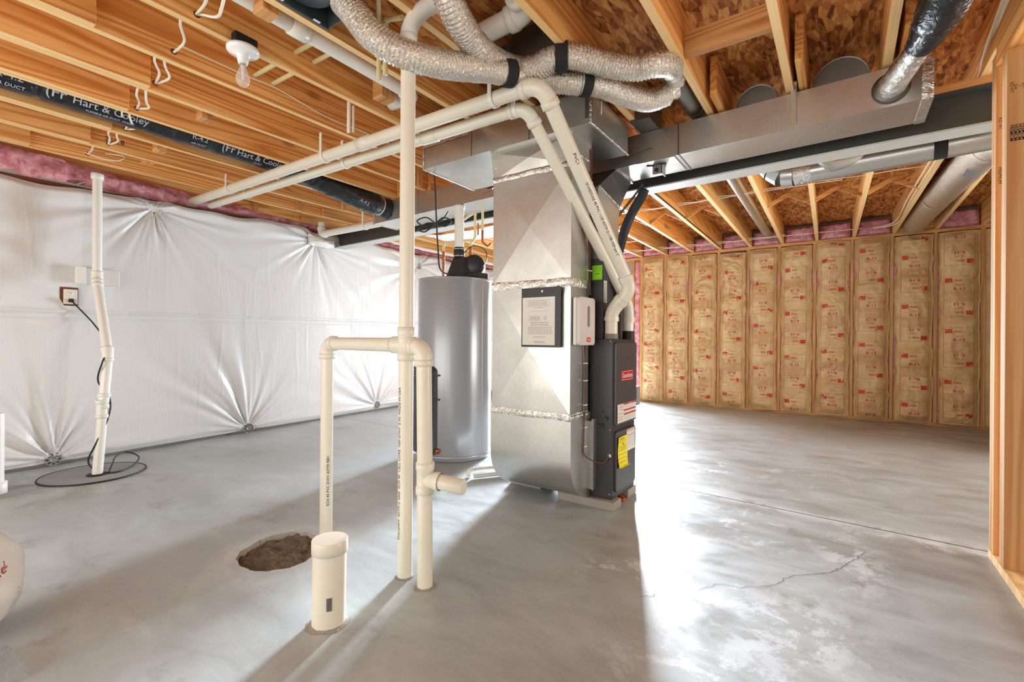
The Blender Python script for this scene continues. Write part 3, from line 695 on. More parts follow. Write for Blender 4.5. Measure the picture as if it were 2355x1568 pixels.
# supply plenum over the coil, offset up to the trunk
sp_ = thing('supply_plenum', 'galvanised supply plenum rising from the coil to the trunk', 'duct', (-1.55, 2.75, 1.46))
x0, x1 = -1.86, -1.20
M().hexa([(x0, 2.60, 1.46), (x1, 2.60, 1.46), (x1, 2.90, 1.46), (x0, 2.90, 1.46), (x0, 2.60, 1.90), (x1, 2.60, 1.90), (x1, 2.93, 1.84), (x0, 2.93, 1.84)]).build('plenum_box', 'galv', sp_)
M().hexa([(x0, 2.60, 1.90), (x1, 2.60, 1.90), (x1, 2.93, 1.84), (x0, 2.93, 1.84), (x0 - 0.06, 2.965, 2.11), (x1 - 0.035, 2.945, 2.11), (x1 - 0.035, 3.235, 2.11), (x0 - 0.06, 3.26, 2.11)]).build('offset_transition', 'galvdark', sp_)
M().bar((x1 - 0.032, 2.945, 2.105), (x1 - 0.032, 3.235, 2.105), 0.02, 0.02).build('foil_tape', 'foil', sp_); M().bar((x1 + 0.004, 2.6, 1.9), (x1 + 0.004, 2.93, 1.84), 0.012, 0.012).build('foil_tape', 'foil', sp_)

# ------------------------------------------------------------------ return drop and cross box
rt = thing('return_duct', 'tall galvanised return air drop standing beside the furnace', 'duct', (-1.5, 2.43, 0.06))
RX0, RX1, RY0, RY1 = -1.765, -1.225, 2.31, 2.535
def xpanel(mb, P00, P10, P11, P01, h, nrm):   # cross-broken sheet: four facets meeting at a raised centre
    c_ = (Vector(P00) + Vector(P10) + Vector(P11) + Vector(P01)) / 4 + Vector(nrm) * h
    mb.add([P00, P10, P11, P01, c_], [(0, 1, 4), (1, 2, 4), (2, 3, 4), (3, 0, 4)])
def drop_seg(z0, z1, o0=0.0, o1=0.0):
    mb = M()
    A = [(RX0 - o0, RY0 - o0, z0), (RX1 + o0, RY0 - o0, z0), (RX1 + o0, RY1, z0), (RX0 - o0, RY1, z0)]
    B = [(RX0 - o1, RY0 - o1, z1), (RX1 + o1, RY0 - o1, z1), (RX1 + o1, RY1, z1), (RX0 - o1, RY1, z1)]
    xpanel(mb, A[0], A[1], B[1], B[0], 0.012, (0, -1, 0)); mb.poly([A[1], A[2], B[2], B[1]]); mb.poly([A[2], A[3], B[3], B[2]]); mb.poly([A[3], A[0], B[0], B[3]])
    return mb
drop_seg(0.555, 1.29).build('duct_section', 'galv', rt)
drop_seg(1.31, 1.955).build('duct_section', 'galv', rt)
drop_seg(1.955, 2.125, 0.0, 0.012).build('duct_section', 'galv', rt)
def seamtape(z, h=0.02):
    mb = M()
    def f(u, v_):
        t = u * 4; k = int(min(t, 3.999)); a = t - k
        c4 = [(RX0, RY0), (RX1, RY0), (RX1, RY1), (RX0, RY1), (RX0, RY0)]
        x = c4[k][0] + (c4[k + 1][0] - c4[k][0]) * a; y = c4[k][1] + (c4[k + 1][1] - c4[k][1]) * a
        o_ = 0.003 + 0.004 * math.sin(v_ * math.pi) + 0.002 * noise.noise(Vector((u * 60, v_ * 6, z)))
        zz_ = z + (v_ - 0.5) * h * 2 + 0.004 * noise.noise(Vector((u * 20, v_, z * 3)))
        return (x + (o_ if x > -1.5 else -o_), y + (o_ if y > 2.4 else -o_), zz_)
    mb.grid(96, 6, f); return mb
for z, h in ((0.545, 0.02), (1.30, 0.024), (1.955, 0.018), (2.03, 0.008)): seamtape(z, h).build('foil_tape', 'foil', rt)
# radiused boot at the bottom turning into the furnace
mb = M(); prof = [(RY0, 0.555), (RY0, 0.36)]
for i in range(13):
    a = math.pi / 2 * i / 12; prof.append((RY0 + 0.24 * (1 - math.cos(a)), 0.30 - 0.245 * math.sin(a)))
prof.append((RY1 + 0.025, 0.055))
n = len(prof); bx0, bx1 = RX0 - 0.01, RX1 + 0.006
vs = [(bx0, y, z) for y, z in prof] + [(bx1, y, z) for y, z in prof]
mb.add(vs, [(i, n + i, n + i + 1, i + 1) for i in range(n - 1)], True)
for X_ in (bx0, bx1): mb.add([(X_, y, z) for y, z in prof] + [(X_, RY1 + 0.025, 0.555)], [tuple(range(n + 1))])
mb.build('radiused_boot', 'galv', rt)
M().box(bx1 + 0.001, bx1 + 0.004, RY0 + 0.0, RY1 + 0.0, 0.553, 0.557).build('seam', 'galvdark', rt)
M().box(RX0, -1.185, RY1 + 0.0, 2.566, 0.10, 0.50).box(-1.195, -1.183, RY1 - 0.012, 2.568, 0.10, 0.515).build('furnace_collar', 'galv', rt)
# horizontal cross box under the joists
cb = thing('return_box', 'wide galvanised return box hanging under the joists on top of the drop', 'duct', (-1.7, 2.5, 2.125))
BX0, BX1, BY0, BY1, BZ0, BZ1 = -2.325, -1.09, 2.26, 2.79, 2.125, 2.304
mb = M(); e4 = [(BX0, BY0), (BX1, BY0), (BX1, BY1), (BX0, BY1)]
for i in range(4):
    a, b_ = e4[i], e4[(i + 1) % 4]; mb.poly([(a[0], a[1], BZ0), (b_[0], b_[1], BZ0), (b_[0], b_[1], BZ1), (a[0], a[1], BZ1)])
xpanel(mb, (BX0, BY0, BZ0), (BX1, BY0, BZ0), (BX1, BY1, BZ0), (BX0, BY1, BZ0), 0.004, (0, 0, -1)); mb.poly([(x, y, BZ1) for x, y in e4]); mb.build('box_shell', 'galv', cb)
mb = M()
for a, b_ in (((BX0, BY0, BZ0), (BX0, BY1, BZ0)), ((BX0, BY0, BZ0), (BX0, BY0, BZ1)), ((BX1, BY0, BZ0), (BX1, BY0, BZ1)), ((BX1, BY0, BZ0), (BX1, BY1, BZ0)), ((BX0, BY1, BZ0), (BX0, BY1, BZ1))):
    A, B_ = Vector(a), Vector(b_); path = [A.lerp(B_, t / 14) + Vector((0.002 * noise.noise(Vector((t, 1, a[0]))), 0.002 * noise.noise(Vector((t, 2, a[1]))), 0.002 * noise.noise(Vector((t, 3, 1))))) for t in range(15)]
    M().tube(path, 0.0085, 8).build('foil_tape', 'foil', cb)
mb = M(); mb.grid(40, 5, lambda u, v_: (-2.32 + 0.4 * u, BY0 - 0.004 - 0.003 * abs(noise.noise(Vector((u * 30, v_ * 5, 0)))), 2.262 + 0.04 * v_ + 0.003 * noise.noise(Vector((u * 12, 0, 0))))); mb.build('foil_tape', 'foil', cb)
for x in (-1.918, -1.487): M().box(x - 0.014, x + 0.014, BY0 - 0.007, BY0 - 0.002, 2.12, 2.34, bev=0.001).build('hanger_strap', 'galv', label='galvanised strap on the return box, ' + ('left of the drop' if x < -1.6 else 'above the drop'), cat='strap')
M().box(BX1 + 0.001, BX1 + 0.003, 2.385, 2.40, 2.22, 2.29).build('paper_sticker', 'paper', cb)
# crimped black tape corner
M().box(BX1 - 0.03, BX1 + 0.002, BY0 - 0.004, BY0 + 0.02, 2.15, 2.30).build('corner_cleat', 'galvdark', cb)
# dark metal box in the joist bay above
t = thing('register_boot', 'dark sheet metal boot in the joist bay behind the silver hoses', 'duct', (-1.21, 2.05, JZ + 0.01))
M().box(-1.385, -1.05, 1.96, 2.22, JZ + 0.01, JT - 0.005).build('boot_shell', 'galvdark', t)
M().box(-1.06, -0.94, 2.74, 2.98, 2.30, 2.42).build('boot_shell', 'galvdark', label='small dark metal boot between return box and trunk', cat='duct')

# document pouch and zone controller on the drop
RY0 -= 0.011
dc = thing('document_pouch', 'black edged clear pouch with an inspection certificate hung on the return drop', 'document', (-1.41, RY0 - 0.012, 0.935))
DO = (-1.535, RY0 - 0.012, 0.935)
tl = math.radians(1.2)
ff = fr(DO, (math.cos(tl), 0, 0.0), (0, 0, 1))
def slab(mb, u0, u1, v0, v1, y0, y1, mi=0): return mb.box(DO[0] + u0, DO[0] + u1, y0, y1, DO[2] + v0, DO[2] + v1, mi)
mb = M(); slab(mb, 0, 0.262, 0, 0.34, RY0 - 0.013, RY0 - 0.0095); mb.build('backing', 'black', dc)
mb = M(); slab(mb, 0.008, 0.225, 0.012, 0.285, RY0 - 0.0148, RY0 - 0.0132); mb.build('certificate', 'paper', dc)
fp = fr((DO[0], RY0 - 0.0154, DO[2]), (1, 0, 0), (0, 0, 1)); mb = M()
def frame(mb, u0, u1, v0, v1, t=0.0008, mi=0, f=fp):
    mb.rect(u0, u1, v0, v0 + t, f, mi); mb.rect(u0, u1, v1 - t, v1, f, mi); mb.rect(u0, u0 + t, v0, v1, f, mi); mb.rect(u1 - t, u1, v0, v1, f, mi)
frame(mb, 0.035, 0.19, 0.232, 0.27); frame(mb, 0.055, 0.13, 0.152, 0.178)
rr = random.Random(3)
def lines(mb, u0, u1, vs_, f, h=0.0022, mi=0):
    for v_ in vs_:
        u = u0 + rr.random() * 0.006
        while u < u1 - 0.006:
            l = min(rr.uniform(0.006, 0.02), u1 - u); mb.rect(u, u + l, v_, v_ + h, f, mi); u += l + 0.003
lines(mb, 0.045, 0.18, [0.262, 0.253, 0.246, 0.238], fp); lines(mb, 0.08, 0.15, [0.225], fp); lines(mb, 0.06, 0.185, [0.205], fp, 0.0012); lines(mb, 0.06, 0.125, [0.17, 0.163, 0.156], fp)
lines(mb, 0.06, 0.185, [0.138, 0.125], fp, 0.003); lines(mb, 0.045, 0.21, [0.115, 0.109, 0.102, 0.096, 0.089, 0.082, 0.075], fp, 0.0016); lines(mb, 0.08, 0.17, [0.058, 0.054], fp, 0.0014); lines(mb, 0.085, 0.16, [0.032, 0.028, 0.024], fp, 0.0014)
for k in range(18):
    a = k / 18 * 6.283; mb.rect(-0.001, 0.001, -0.001, 0.001, lambda u, v_: fp(0.163 + 0.009 * math.cos(a) + u, 0.166 + 0.011 * math.sin(a) + v_))
mb.text('A', 0.012, lambda a, b: fp(0.163 + a, 0.166 + b)); mb.build('printed_text', 'greyink', dc)
M().lathe([(0, 0), (0.007, 0.0), (0.007, 0.004), (0, 0.005)], (DO[0] + 0.142, RY0 - 0.013, DO[2] + 0.318), 16, axis=(0, -1, 0)).build('eyelet', 'porcelain', dc)

RY0 += 0.011
zc = thing('zone_controller', 'pale plastic control box with rounded corners and orange badge on the drop side', 'control box', (RX1, 2.4, 0.95))
M().box(RX1 + 0.002, RX1 + 0.026, 2.345, 2.38, 0.97, 1.19, bev=0.003).build('base', 'black', zc)
M().box(RX1 + 0.004, RX1 + 0.030, 2.325, 2.505, 0.95, 1.215, bev=0.006).build('back_shell', 'white', zc)
MT['cover'] = simple('grey_pink_plastic', srgb(214, 204, 200), 0.4)
mb = M(); 
def rrect(mb, x, y0, y1, z0, z1, r, t, mi=0, n=6):
    ring = []
    for cx_, cz_, a0 in ((y1 - r, z1 - r, 0), (y0 + r, z1 - r, 1), (y0 + r, z0 + r, 2), (y1 - r, z0 + r, 3)):
        for k in range(n + 1):
            a = math.pi / 2 * (a0 + k / n); ring.append((cx_ + r * math.cos(a), cz_ + r * math.sin(a)))
    N_ = len(ring); cy, cz = (y0 + y1) / 2, (z0 + z1) / 2; b2 = min(abs(t) * 0.4, 0.003)
    V = [(x, a, b) for a, b in ring] + [(x + t - math.copysign(b2, t), a, b) for a, b in ring] + [(x + t, cy + (a - cy) * (1 - b2 / (y1 - y0) * 2), cz + (b - cz) * (1 - b2 / (z1 - z0) * 2)) for a, b in ring]
    F = [(i, (i + 1) % N_, N_ + (i + 1) % N_, N_ + i) for i in range(N_)] + [(N_ + i, N_ + (i + 1) % N_, 2 * N_ + (i + 1) % N_, 2 * N_ + i) for i in range(N_)] + [tuple(range(2 * N_, 3 * N_))]
    mb.add(V, F, False, mi); return mb
rrect(mb, RX1 + 0.030, 2.328, 2.515, 0.948, 1.218, 0.018, 0.022).build('cover', 'cover', zc)
rrect(M(), RX1 + 0.052, 2.415, 2.442, 1.05, 1.17, 0.0134, 0.002).build('display_strip', 'greyink', zc)
mb = M(); rrect(mb, RX1 + 0.052, 2.405, 2.455, 0.965, 0.993, 0.007, 0.002, 0); fz = fr((RX1 + 0.0545, 2.43, 0.979), (0, 1, 0), (0, 0, 1)); mb.rect(-0.014, 0.014, -0.002, 0.002, fz, 1); mb.build('badge', ['orange', 'white'], zc)
# thermostat wires down the drop
def wire(name, label, pts, r, mat, cat='cable', per=8, group=None, n=6):
    return M().tube(catmull(pts, per), r, n).build(name, mat, label=label, cat=cat, group=group)
wp = [(RX1 + 0.012, 2.52, 2.1), (RX1 + 0.012, 2.52, 1.75), (RX1 + 0.014, 2.50, 1.5), (RX1 + 0.012, 2.515, 1.24)]
wt = thing('control_wiring', 'brown thermostat wires tied down the side of the return drop', 'cable', (RX1 + 0.012, 2.5, 0.3))
for dxx in (0, 0.006): M().tube(catmull([(a + dxx, b + dxx, c_) for a, b, c_ in wp], 8), 0.003, 6).build('wire', 'brownwire', wt)
for dxx in (0, 0.006): M().tube(catmull([(RX1 + 0.012 + dxx, 2.46, 0.95), (RX1 + 0.012, 2.47 + dxx, 0.80), (RX1 + 0.014, 2.465 + dxx, 0.6), (RX1 + 0.014, 2.45 + dxx, 0.40), (RX1 + 0.02, 2.46 + dxx, 0.31), (-1.13, 2.53, 0.265), (-1.10, 2.558, 0.31 - dxx)], 8), 0.003, 6).build('wire', 'brownwire', wt)
for z in (0.84, 0.74, 0.6, 0.47, 0.36): M().box(RX1 + 0.006, RX1 + 0.022, 2.455, 2.485, z, z + 0.006).build('cable_tie', 'white', wt)
for z in (1.9, 1.66, 1.38): M().box(RX1 + 0.002, RX1 + 0.022, 2.50, 2.535, z, z + 0.006).build('cable_tie', 'white', wt)

# ------------------------------------------------------------------ furnace and coil
FX0, FX1, FY0, FY1, FZ0, FZ1 = -1.80, -1.085, 2.568, 2.925, 0.05, 0.985
fu = thing('furnace', 'charcoal gas furnace with red badge standing on concrete blocks', 'furnace', (-1.44, 2.75, FZ0))
M().box(FX0, FX1, FY0, FY1, FZ0, FZ1, bev=0.003).build('cabinet', 'furnace', fu)
ud = M(); rrect(ud, FX1, FY0 + 0.02, FY1 - 0.012, 0.475, 0.965, 0.012, 0.016); ud = ud.build('upper_door', 'furnace_door', fu)
ld = M(); rrect(ld, FX1, FY0 + 0.03, FY1 - 0.014, 0.085, 0.44, 0.02, 0.014); ld = ld.build('lower_door', 'furnace_door', fu)
fz = fr((FX1 + 0.0165, 0, 0), (0, 1, 0), (0, 0, 1))
fz2 = fr((FX1 + 0.0195, 0, 0), (0, 1, 0), (0, 0, 1))
mb = M(); rrect(mb, FX1 + 0.016, 2.655, 2.845, 0.735, 0.795, 0.008, 0.0025, 0); mb.text('Goodman', 0.041, lambda a, b: fz2(2.75 + a, 0.765 + b), 1, wide=1.0, bold=0.008)
frame(mb, 2.659, 2.841, 0.739, 0.791, 0.0016, 1, fz2); mb.build('brand_badge', ['badge', 'white'], fu)
mb = M(); mb.text('ON', 0.02, lambda a, b: fz2(2.755 + a, 0.868 + b)); 
for k in range(16):
    a = k / 16 * 6.283; mb.rect(-0.0012, 0.0012, -0.0012, 0.0012, lambda u, v_: fz(2.75 + 0.022 * math.cos(a) + u, 0.868 + 0.022 * math.sin(a) + v_))
mb.build('embossed_mark', 'furnace', fu)
mb = M(); mb.rect(2.598, 2.69, 0.49, 0.60, fz2, 0); mb.rect(2.69, 2.90, 0.49, 0.60, fz2, 0); fz3 = fr((FX1 + 0.0202, 0, 0), (0, 1, 0), (0, 0, 1))
for v_ in (0.592, 0.578, 0.563, 0.545, 0.522, 0.506): mb.rect(2.625 if v_ > 0.55 else 2.602, 2.688, v_, v_ + 0.003, fz3, 1)
for v_ in (0.59, 0.553, 0.529): mb.rect(2.692, 2.898, v_, v_ + 0.009, fz3, 2)
mb.text('WARNING', 0.009, lambda a, b: fr((FX1 + 0.0206, 0, 0), (0, 1, 0), (0, 0, 1))(2.795 + a, 0.5945 + b), 0)
lines(mb, 2.605, 2.685, [0.584, 0.570, 0.538, 0.532, 0.515, 0.498], fz3, 0.0012, 3); lines(mb, 2.695, 2.895, [0.582, 0.576, 0.57, 0.547, 0.541, 0.522, 0.516, 0.51, 0.504, 0.497], fz3, 0.0012, 3)
mb.build('warning_label', ['paper', 'orange', 'badge', 'greyink'], fu)
fl_ = fr((FX1 + 0.0150, 0, 0), (0, 1, 0), (0, 0, 1)); fl2 = fr((FX1 + 0.0156, 0, 0), (0, 1, 0), (0, 0, 1))
mb = M(); mb.rect(2.755, 2.89, 0.30, 0.43, fl_, 0); mb.rect(2.758, 2.888, 0.418, 0.424, fl2, 1); mb.rect(2.758, 2.888, 0.39, 0.395, fl2, 1); lines(mb, 2.76, 2.885, [0.41, 0.403, 0.382, 0.375, 0.368, 0.36, 0.352, 0.345, 0.337, 0.33, 0.32], fl2, 0.0012, 2)
mb.build('warning_label', ['paper', 'redpale', 'greyink'], fu)
# yellow energy tag curling at the bottom
tg = M()
def ytag(u, v_):
    y = 2.612 + 0.14 * u; s = v_ * 0.20
    if s < 0.02: a = s / 0.02 * 2.2; return (FX1 + 0.016 + 0.022 * math.sin(a * 0.8) + 0.004, y + 0.008, 0.222 + 0.012 * (1 - math.cos(a)) - 0.002)
    return (FX1 + 0.020 + 0.012 * max(0, 0.3 - v_) / 0.3 + 0.002 * math.sin(u * 5 + v_ * 8), y, 0.205 + s)
tg.grid(8, 30, ytag)
fy = lambda u, v_: Vector(ytag((u + 0.07) / 0.14, (v_ + 0.1) / 0.2)) + Vector((0.0012, 0, 0))
for v_ in (0.072, 0.04, 0.02, -0.005, -0.03, -0.052): tg.rect(-0.062, 0.05, v_, v_ + 0.0014, fy, 1, 0.02)
lines(tg, -0.055, 0.03, [0.088, 0.083], fy, 0.0022, 1); tg.text('NO', 0.02, lambda a, b: fy(a, b + 0.055), 1); lines(tg, -0.04, 0.04, [0.03], fy, 0.002, 1)
tg.build('energy_tag', ['yellow', 'ink'], fu)
mb = M()
for x, z, r in ((-1.24, 0.815, 0.026), (-1.12, 0.52, 0.013), (-1.165, 0.475, 0.013), (-1.145, 0.475, 0.014), (-1.14, 0.56, 0.004)):
    mb.lathe([(0, 0.0005), (r * 0.7, 0.0005), (r, 0.004), (r * 1.15, 0.0)], (x, FY0, z), 24, axis=(0, -1, 0))
mb.build('knockout', 'black', fu)
mb = M()
for x, z in ((-1.10, 0.455), (-1.10, 0.97), (-1.10, 0.08)): mb.lathe([(0, 0.003), (0.004, 0.002), (0.005, 0)], (x, FY0, z), 10, axis=(0, -1, 0))
mb.build('screw', 'galv', fu)
M().lathe([(0, 0.01), (0.008, 0.01), (0.01, 0)], (-1.10, FY0, 0.305), 14, axis=(0, -1, 0)).build('wire_bushing', 'white', fu)
M().box(FX1 - 0.02, FX1 + 0.001, FY0 + 0.01, FY1 - 0.01, 0.446, 0.468).build('seam_gap', 'black', fu)
M().box(FX1 + 0.014, FX1 + 0.02, 2.745, 2.757, 0.265, 0.285).build('door_latch', 'galv', fu)
for (a0, a1, b0, b1, lb) in ((-1.42, -1.055, 2.525, 2.64, 'grey concrete block under the near corner of the furnace'), (-1.22, -1.075, 2.80, 2.94, 'grey concrete block under the far corner of the furnace'), (-1.84, -1.6, 2.62, 2.9, 'grey concrete block under the back of the furnace')):
    M().box(a0, a1, b0, b1, 0.0, 0.05, bev=0.003).build('concrete_block', 'block', label=lb, cat='block')
M().tube(catmull([(-1.07, 2.72, 0.012), (-1.12, 2.76, 0.02), (-1.16, 2.82, 0.012)]), 0.012, 8).build('orange_tubing', 'orange', label='bit of orange tubing under the furnace', cat='tube')
cl = thing('coil_case', 'dark evaporator coil cabinet on top of the furnace', 'coil cabinet', (-1.45, 2.75, FZ1))
M().box(-1.79, -1.15, FY0 + 0.002, FY1, FZ1, 1.46, bev=0.003).build('cabinet', 'furnace', cl)
M().box(-1.285, -1.262, FY0 - 0.012, FY0 + 0.002, FZ1 + 0.01, 1.50, bev=0.002).build('edge_flange', 'black', cl)
fg = fr((0, FY0 + 0.0005, 0), (1, 0, 0), (0, 0, 1)); fg2 = fr((0, FY0 - 0.0002, 0), (1, 0, 0), (0, 0, 1))
mb = M(); mb.rect(-1.22, -1.154, 1.335, 1.42, fg, 0); lines(mb, -1.21, -1.165, [1.405, 1.395, 1.385], fg2, 0.0014, 1); lines(mb, -1.20, -1.172, [1.368], fg2, 0.004, 1); frame(mb, -1.217, -1.157, 1.34, 1.415, 0.0008, 1, fg2); mb.build('green_sticker', ['green', 'ink'], cl)
fgx = fr((-1.1494, 0, 0), (0, 1, 0), (0, 0, 1)); fgx2 = fr((-1.1488, 0, 0), (0, 1, 0), (0, 0, 1))
mb = M(); mb.rect(2.578, 2.625, 1.20, 1.33, fgx, 0); lines(mb, 2.583, 2.62, [1.21 + 0.008 * k for k in range(14)], fgx2, 0.002, 1); mb.build('barcode_label', ['paper', 'ink'], cl)
M().lathe([(0, 0.003), (0.004, 0.002), (0.005, 0)], (-1.25, FY0, 1.40), 10, axis=(0, -1, 0)).lathe([(0, 0.003), (0.004, 0.002), (0.005, 0)], (-1.25, FY0, 1.25), 10, axis=(0, -1, 0)).build('screw', 'galv', cl)
M().box(-1.14, -1.07, 2.926, 2.985, 0.56, 0.68, bev=0.004).build('junction_box', 'lid', fu)

# ------------------------------------------------------------------ flue and intake pipes of the furnace
A1, A2 = (-5.02, 1.90, 2.255), (-1.145, 1.855, 2.165)
p1 = thing('flue_pipe', 'thicker cream PVC furnace pipe, nearer of the two running under the joists', 'pipe', (-1.2, 2.0, 0.985))
pipe_run(p1, [A1, A2, (-1.018, 2.58, 1.345)], 0.0365, bend=0.085)
e = catmull([(-1.018, 2.58, 1.345), (-1.006, 2.60, 1.285), (-1.025, 2.602, 1.235), (-1.070, 2.605, 1.19), (-1.106, 2.608, 1.14), (-1.112, 2.608, 1.09)], 6)
M().tube(e, 0.0395, 22, False).tube(e[:4], 0.043, 22, False).tube(e[-4:], 0.043, 22, False).tube(e[14:18], 0.043, 22, False).build('elbow', 'pvc', p1)
M().cyl((-1.112, 2.608, 1.10), (-1.112, 2.608, FZ1 + 0.002), 0.0365, n=24).build('pipe', 'pvc', p1)
p2 = thing('intake_pipe', 'thinner cream PVC furnace pipe, lower of the two running under the joists', 'pipe', (-1.3, 2.1, 0.985))
pipe_run(p2, [(-4.94, 2.02, 2.235), (-1.315, 1.985, 2.155), (-1.112, 2.752, 1.285)], 0.032, bend=0.075)
e = catmull([(-1.112, 2.752, 1.285), (-1.102, 2.79, 1.235), (-1.095, 2.82, 1.19), (-1.093, 2.83, 1.14), (-1.093, 2.83, 1.09)], 6)
M().tube(e, 0.035, 22, False).tube(e[-5:], 0.0385, 22, False).build('elbow', 'pvc', p2)
M().cyl((-1.093, 2.83, 1.10), (-1.093, 2.83, FZ1 + 0.002), 0.032, n=24).build('pipe', 'pvc_white', p2)
for (p_, r, par) in (((-2.44, 1.872, 2.197), 0.0365, p1), ((-2.0, 1.992, 2.171), 0.032, p2)):
    M().tube([(p_[0] - 0.06, p_[1], p_[2]), (p_[0] - 0.058, p_[1], p_[2]), (p_[0] + 0.058, p_[1], p_[2] - 0.002), (p_[0] + 0.06, p_[1], p_[2] - 0.002)], [r, r * 1.13, r * 1.13, r], 20, False).build('coupling', 'pvc', par)
A3 = Vector((-1.018, 2.58, 1.345)); dA = (A3 - Vector(A2))
fx = wrapf(Vector(A2) + dA * 0.66, dA, 0.0365, (0.55, -1, 0.1)); mb = M(); mb.text('SCHEDULE 40 PVC 1120 ASTM D-1785 NSF-pw 2"', 0.021, fx, 0, align='CENTER'); mb.build('printed_text', 'ink', p1)
fx = wrapf(Vector(A2) + dA * 0.34, dA, 0.0365, (0.55, -1, 0.1)); mb = M(); mb.text('PVC1', 0.026, fx, 0, align='CENTER'); mb.build('printed_text', 'ink', p1)
M().tube([(-1.112, 2.608, FZ1), (-1.112, 2.608, FZ1 + 0.03)], 0.040, 20).build('rubber_collar', 'greyink', p1)
M().tube([(-1.093, 2.83, FZ1), (-1.093, 2.83, FZ1 + 0.05)], 0.036, 20).build('rubber_collar', 'rubber', p2)
# pipe hangers
def hanger(c_, r, top, label, ax=(1, 0, 0)):
    t = thing('pipe_hanger', label, 'bracket', (c_[0], c_[1], c_[2] - r))
    mb = M(); N_ = 20; w_ = 0.011
    for k in range(N_):
        a0, a1 = math.pi * (0.0 + 1.05 * k / N_) + math.pi, math.pi * (1.05 * (k + 1) / N_) + math.pi
        for_ = lambda a, rr_, dx: (c_[0] + dx, c_[1] + rr_ * math.cos(a), c_[2] + rr_ * math.sin(a))
        mb.hexa([for_(a0, r, -w_), for_(a0, r, w_), for_(a1, r, w_), for_(a1, r, -w_), for_(a0, r + 0.005, -w_), for_(a0, r + 0.005, w_), for_(a1, r + 0.005, w_), for_(a1, r + 0.005, -w_)])
    mb.build('hook', 'pvc_white', t)
    M().box(c_[0] - w_, c_[0] + w_, c_[1] - r - 0.006, c_[1] - r, c_[2], top).build('strap', 'pvc_white', t)
for x, lb in ((-4.25, 'far left'), (-2.86, 'third of the row'), (-1.42, 'near the furnace bends')):
    yc = 1.90 - 0.045 * (x + 5.02) / 3.875; zc_ = 2.255 - 0.09 * (x + 5.02) / 3.875
    hanger((x, yc, zc_), 0.038, JZ + 0.04, f'white plastic hook hanger on the thicker PVC pipe, {lb}')
    yc = 2.02 - 0.035 * (x + 4.94) / 3.6; zc_ = 2.235 - 0.08 * (x + 4.94) / 3.6
    hanger((x + 0.05, yc, zc_), 0.0335, JZ + 0.02, f'white plastic hook hanger on the thinner PVC pipe, {lb}')
M().box(-2.50, -2.475, 1.78, 1.79, 2.24, 2.44).box(-2.46, -2.45, 1.79, 1.80, 2.24, 2.40).build('perforated_strap', 'pvc_white', label='white perforated hanger strap above the twin PVC pipes', cat='strap')

# ------------------------------------------------------------------ vent stack with two side risers
vs_ = thing('vent_stack', 'tall cream PVC drain vent stack with two side risers in mid floor', 'pipe', (-1.468, 1.336, 0))
vx, vy = -1.468, 1.336; r = 0.0302; zt_ = 0.952
M().cyl((vx, vy, 0), (vx, vy, 0.90), r).build('lower_pipe', 'pvc', vs_)
M().cyl((vx, vy, 1.01), (vx, vy, 2.20), r).build('upper_pipe', 'pvc', vs_)
mb = M(); mb.tube([(vx, vy, 0.885), (vx, vy, 0.887), (vx, vy, 0.915), (vx, vy, 0.918), (vx, vy, 0.99), (vx, vy, 0.995), (vx, vy, 1.025), (vx, vy, 1.027)], [r, r * 1.2, r * 1.2, r * 1.1, r * 1.1, r * 1.2, r * 1.2, r], 24, False)
mb.tube([(vx - 0.085, vy + 0.008, zt_), (vx - 0.083, vy + 0.008, zt_), (vx - 0.05, vy + 0.005, zt_), (vx - 0.048, vy + 0.004, zt_), (vx + 0.03, vy - 0.002, zt_), (vx + 0.055, vy - 0.003, zt_)], [r, r * 1.2, r * 1.2, r * 1.08, r * 1.08, r * 1.12], 20, False); mb.build('cross_tee', 'pvc', vs_)
pipe_run(vs_, [(vx - 0.07, vy + 0.005, zt_), (-2.112, 1.400, 0.952), (-2.112, 1.400, 0)], r, bend=0.055, names=('riser_pipe', 'elbow'))
pipe_run(vs_, [(vx + 0.04, vy - 0.002, zt_ - 0.004), (-1.352, 1.322, zt_ - 0.008), (-1.345, 1.326, 0.46)], r, bend=0.052, names=('riser_pipe', 'elbow'))
M().cyl((-1.345, 1.326, 0.40), (-1.342, 1.328, 0), r).build('riser_pipe', 'pvc', vs_)
mb = M(); tz = 0.425; tx, ty_ = -1.345, 1.327
mb.tube([(tx, ty_, tz - 0.06), (tx, ty_, tz - 0.058), (tx, ty_, tz - 0.03), (tx, ty_, tz - 0.027), (tx, ty_, tz + 0.035), (tx, ty_, tz + 0.038), (tx, ty_, tz + 0.066), (tx, ty_, tz + 0.068)], [r, r * 1.2, r * 1.2, r * 1.1, r * 1.1, r * 1.2, r * 1.2, r], 24, False)
mb.tube([(tx, ty_, tz), (tx + 0.045, ty_ + 0.01, tz - 0.002), (tx + 0.047, ty_ + 0.01, tz - 0.002), (tx + 0.07, ty_ + 0.015, tz - 0.003)], [r * 1.05, r * 1.05, r * 1.17, r * 1.17], 20, False); mb.build('tee', 'pvc', vs_)
M().tube([(tx + 0.06, ty_ + 0.012, tz - 0.003), (tx + 0.165, ty_ + 0.04, tz - 0.012), (tx + 0.167, ty_ + 0.0405, tz - 0.012)], [r * 0.98, r * 0.98, r * 0.92], 24).build('capped_stub', 'pvc', vs_)
mb = M(); mb.tube(arc_pts((vx, vy, 2.22), (vx + 0.003, vy + 0.003, 2.30), (-1.405, 1.39, 2.355)), r * 1.12, 20, False); mb.tube([(-1.41, 1.385, 2.35), (-1.37, 1.42, 2.385)], r * 1.2, 20, False)
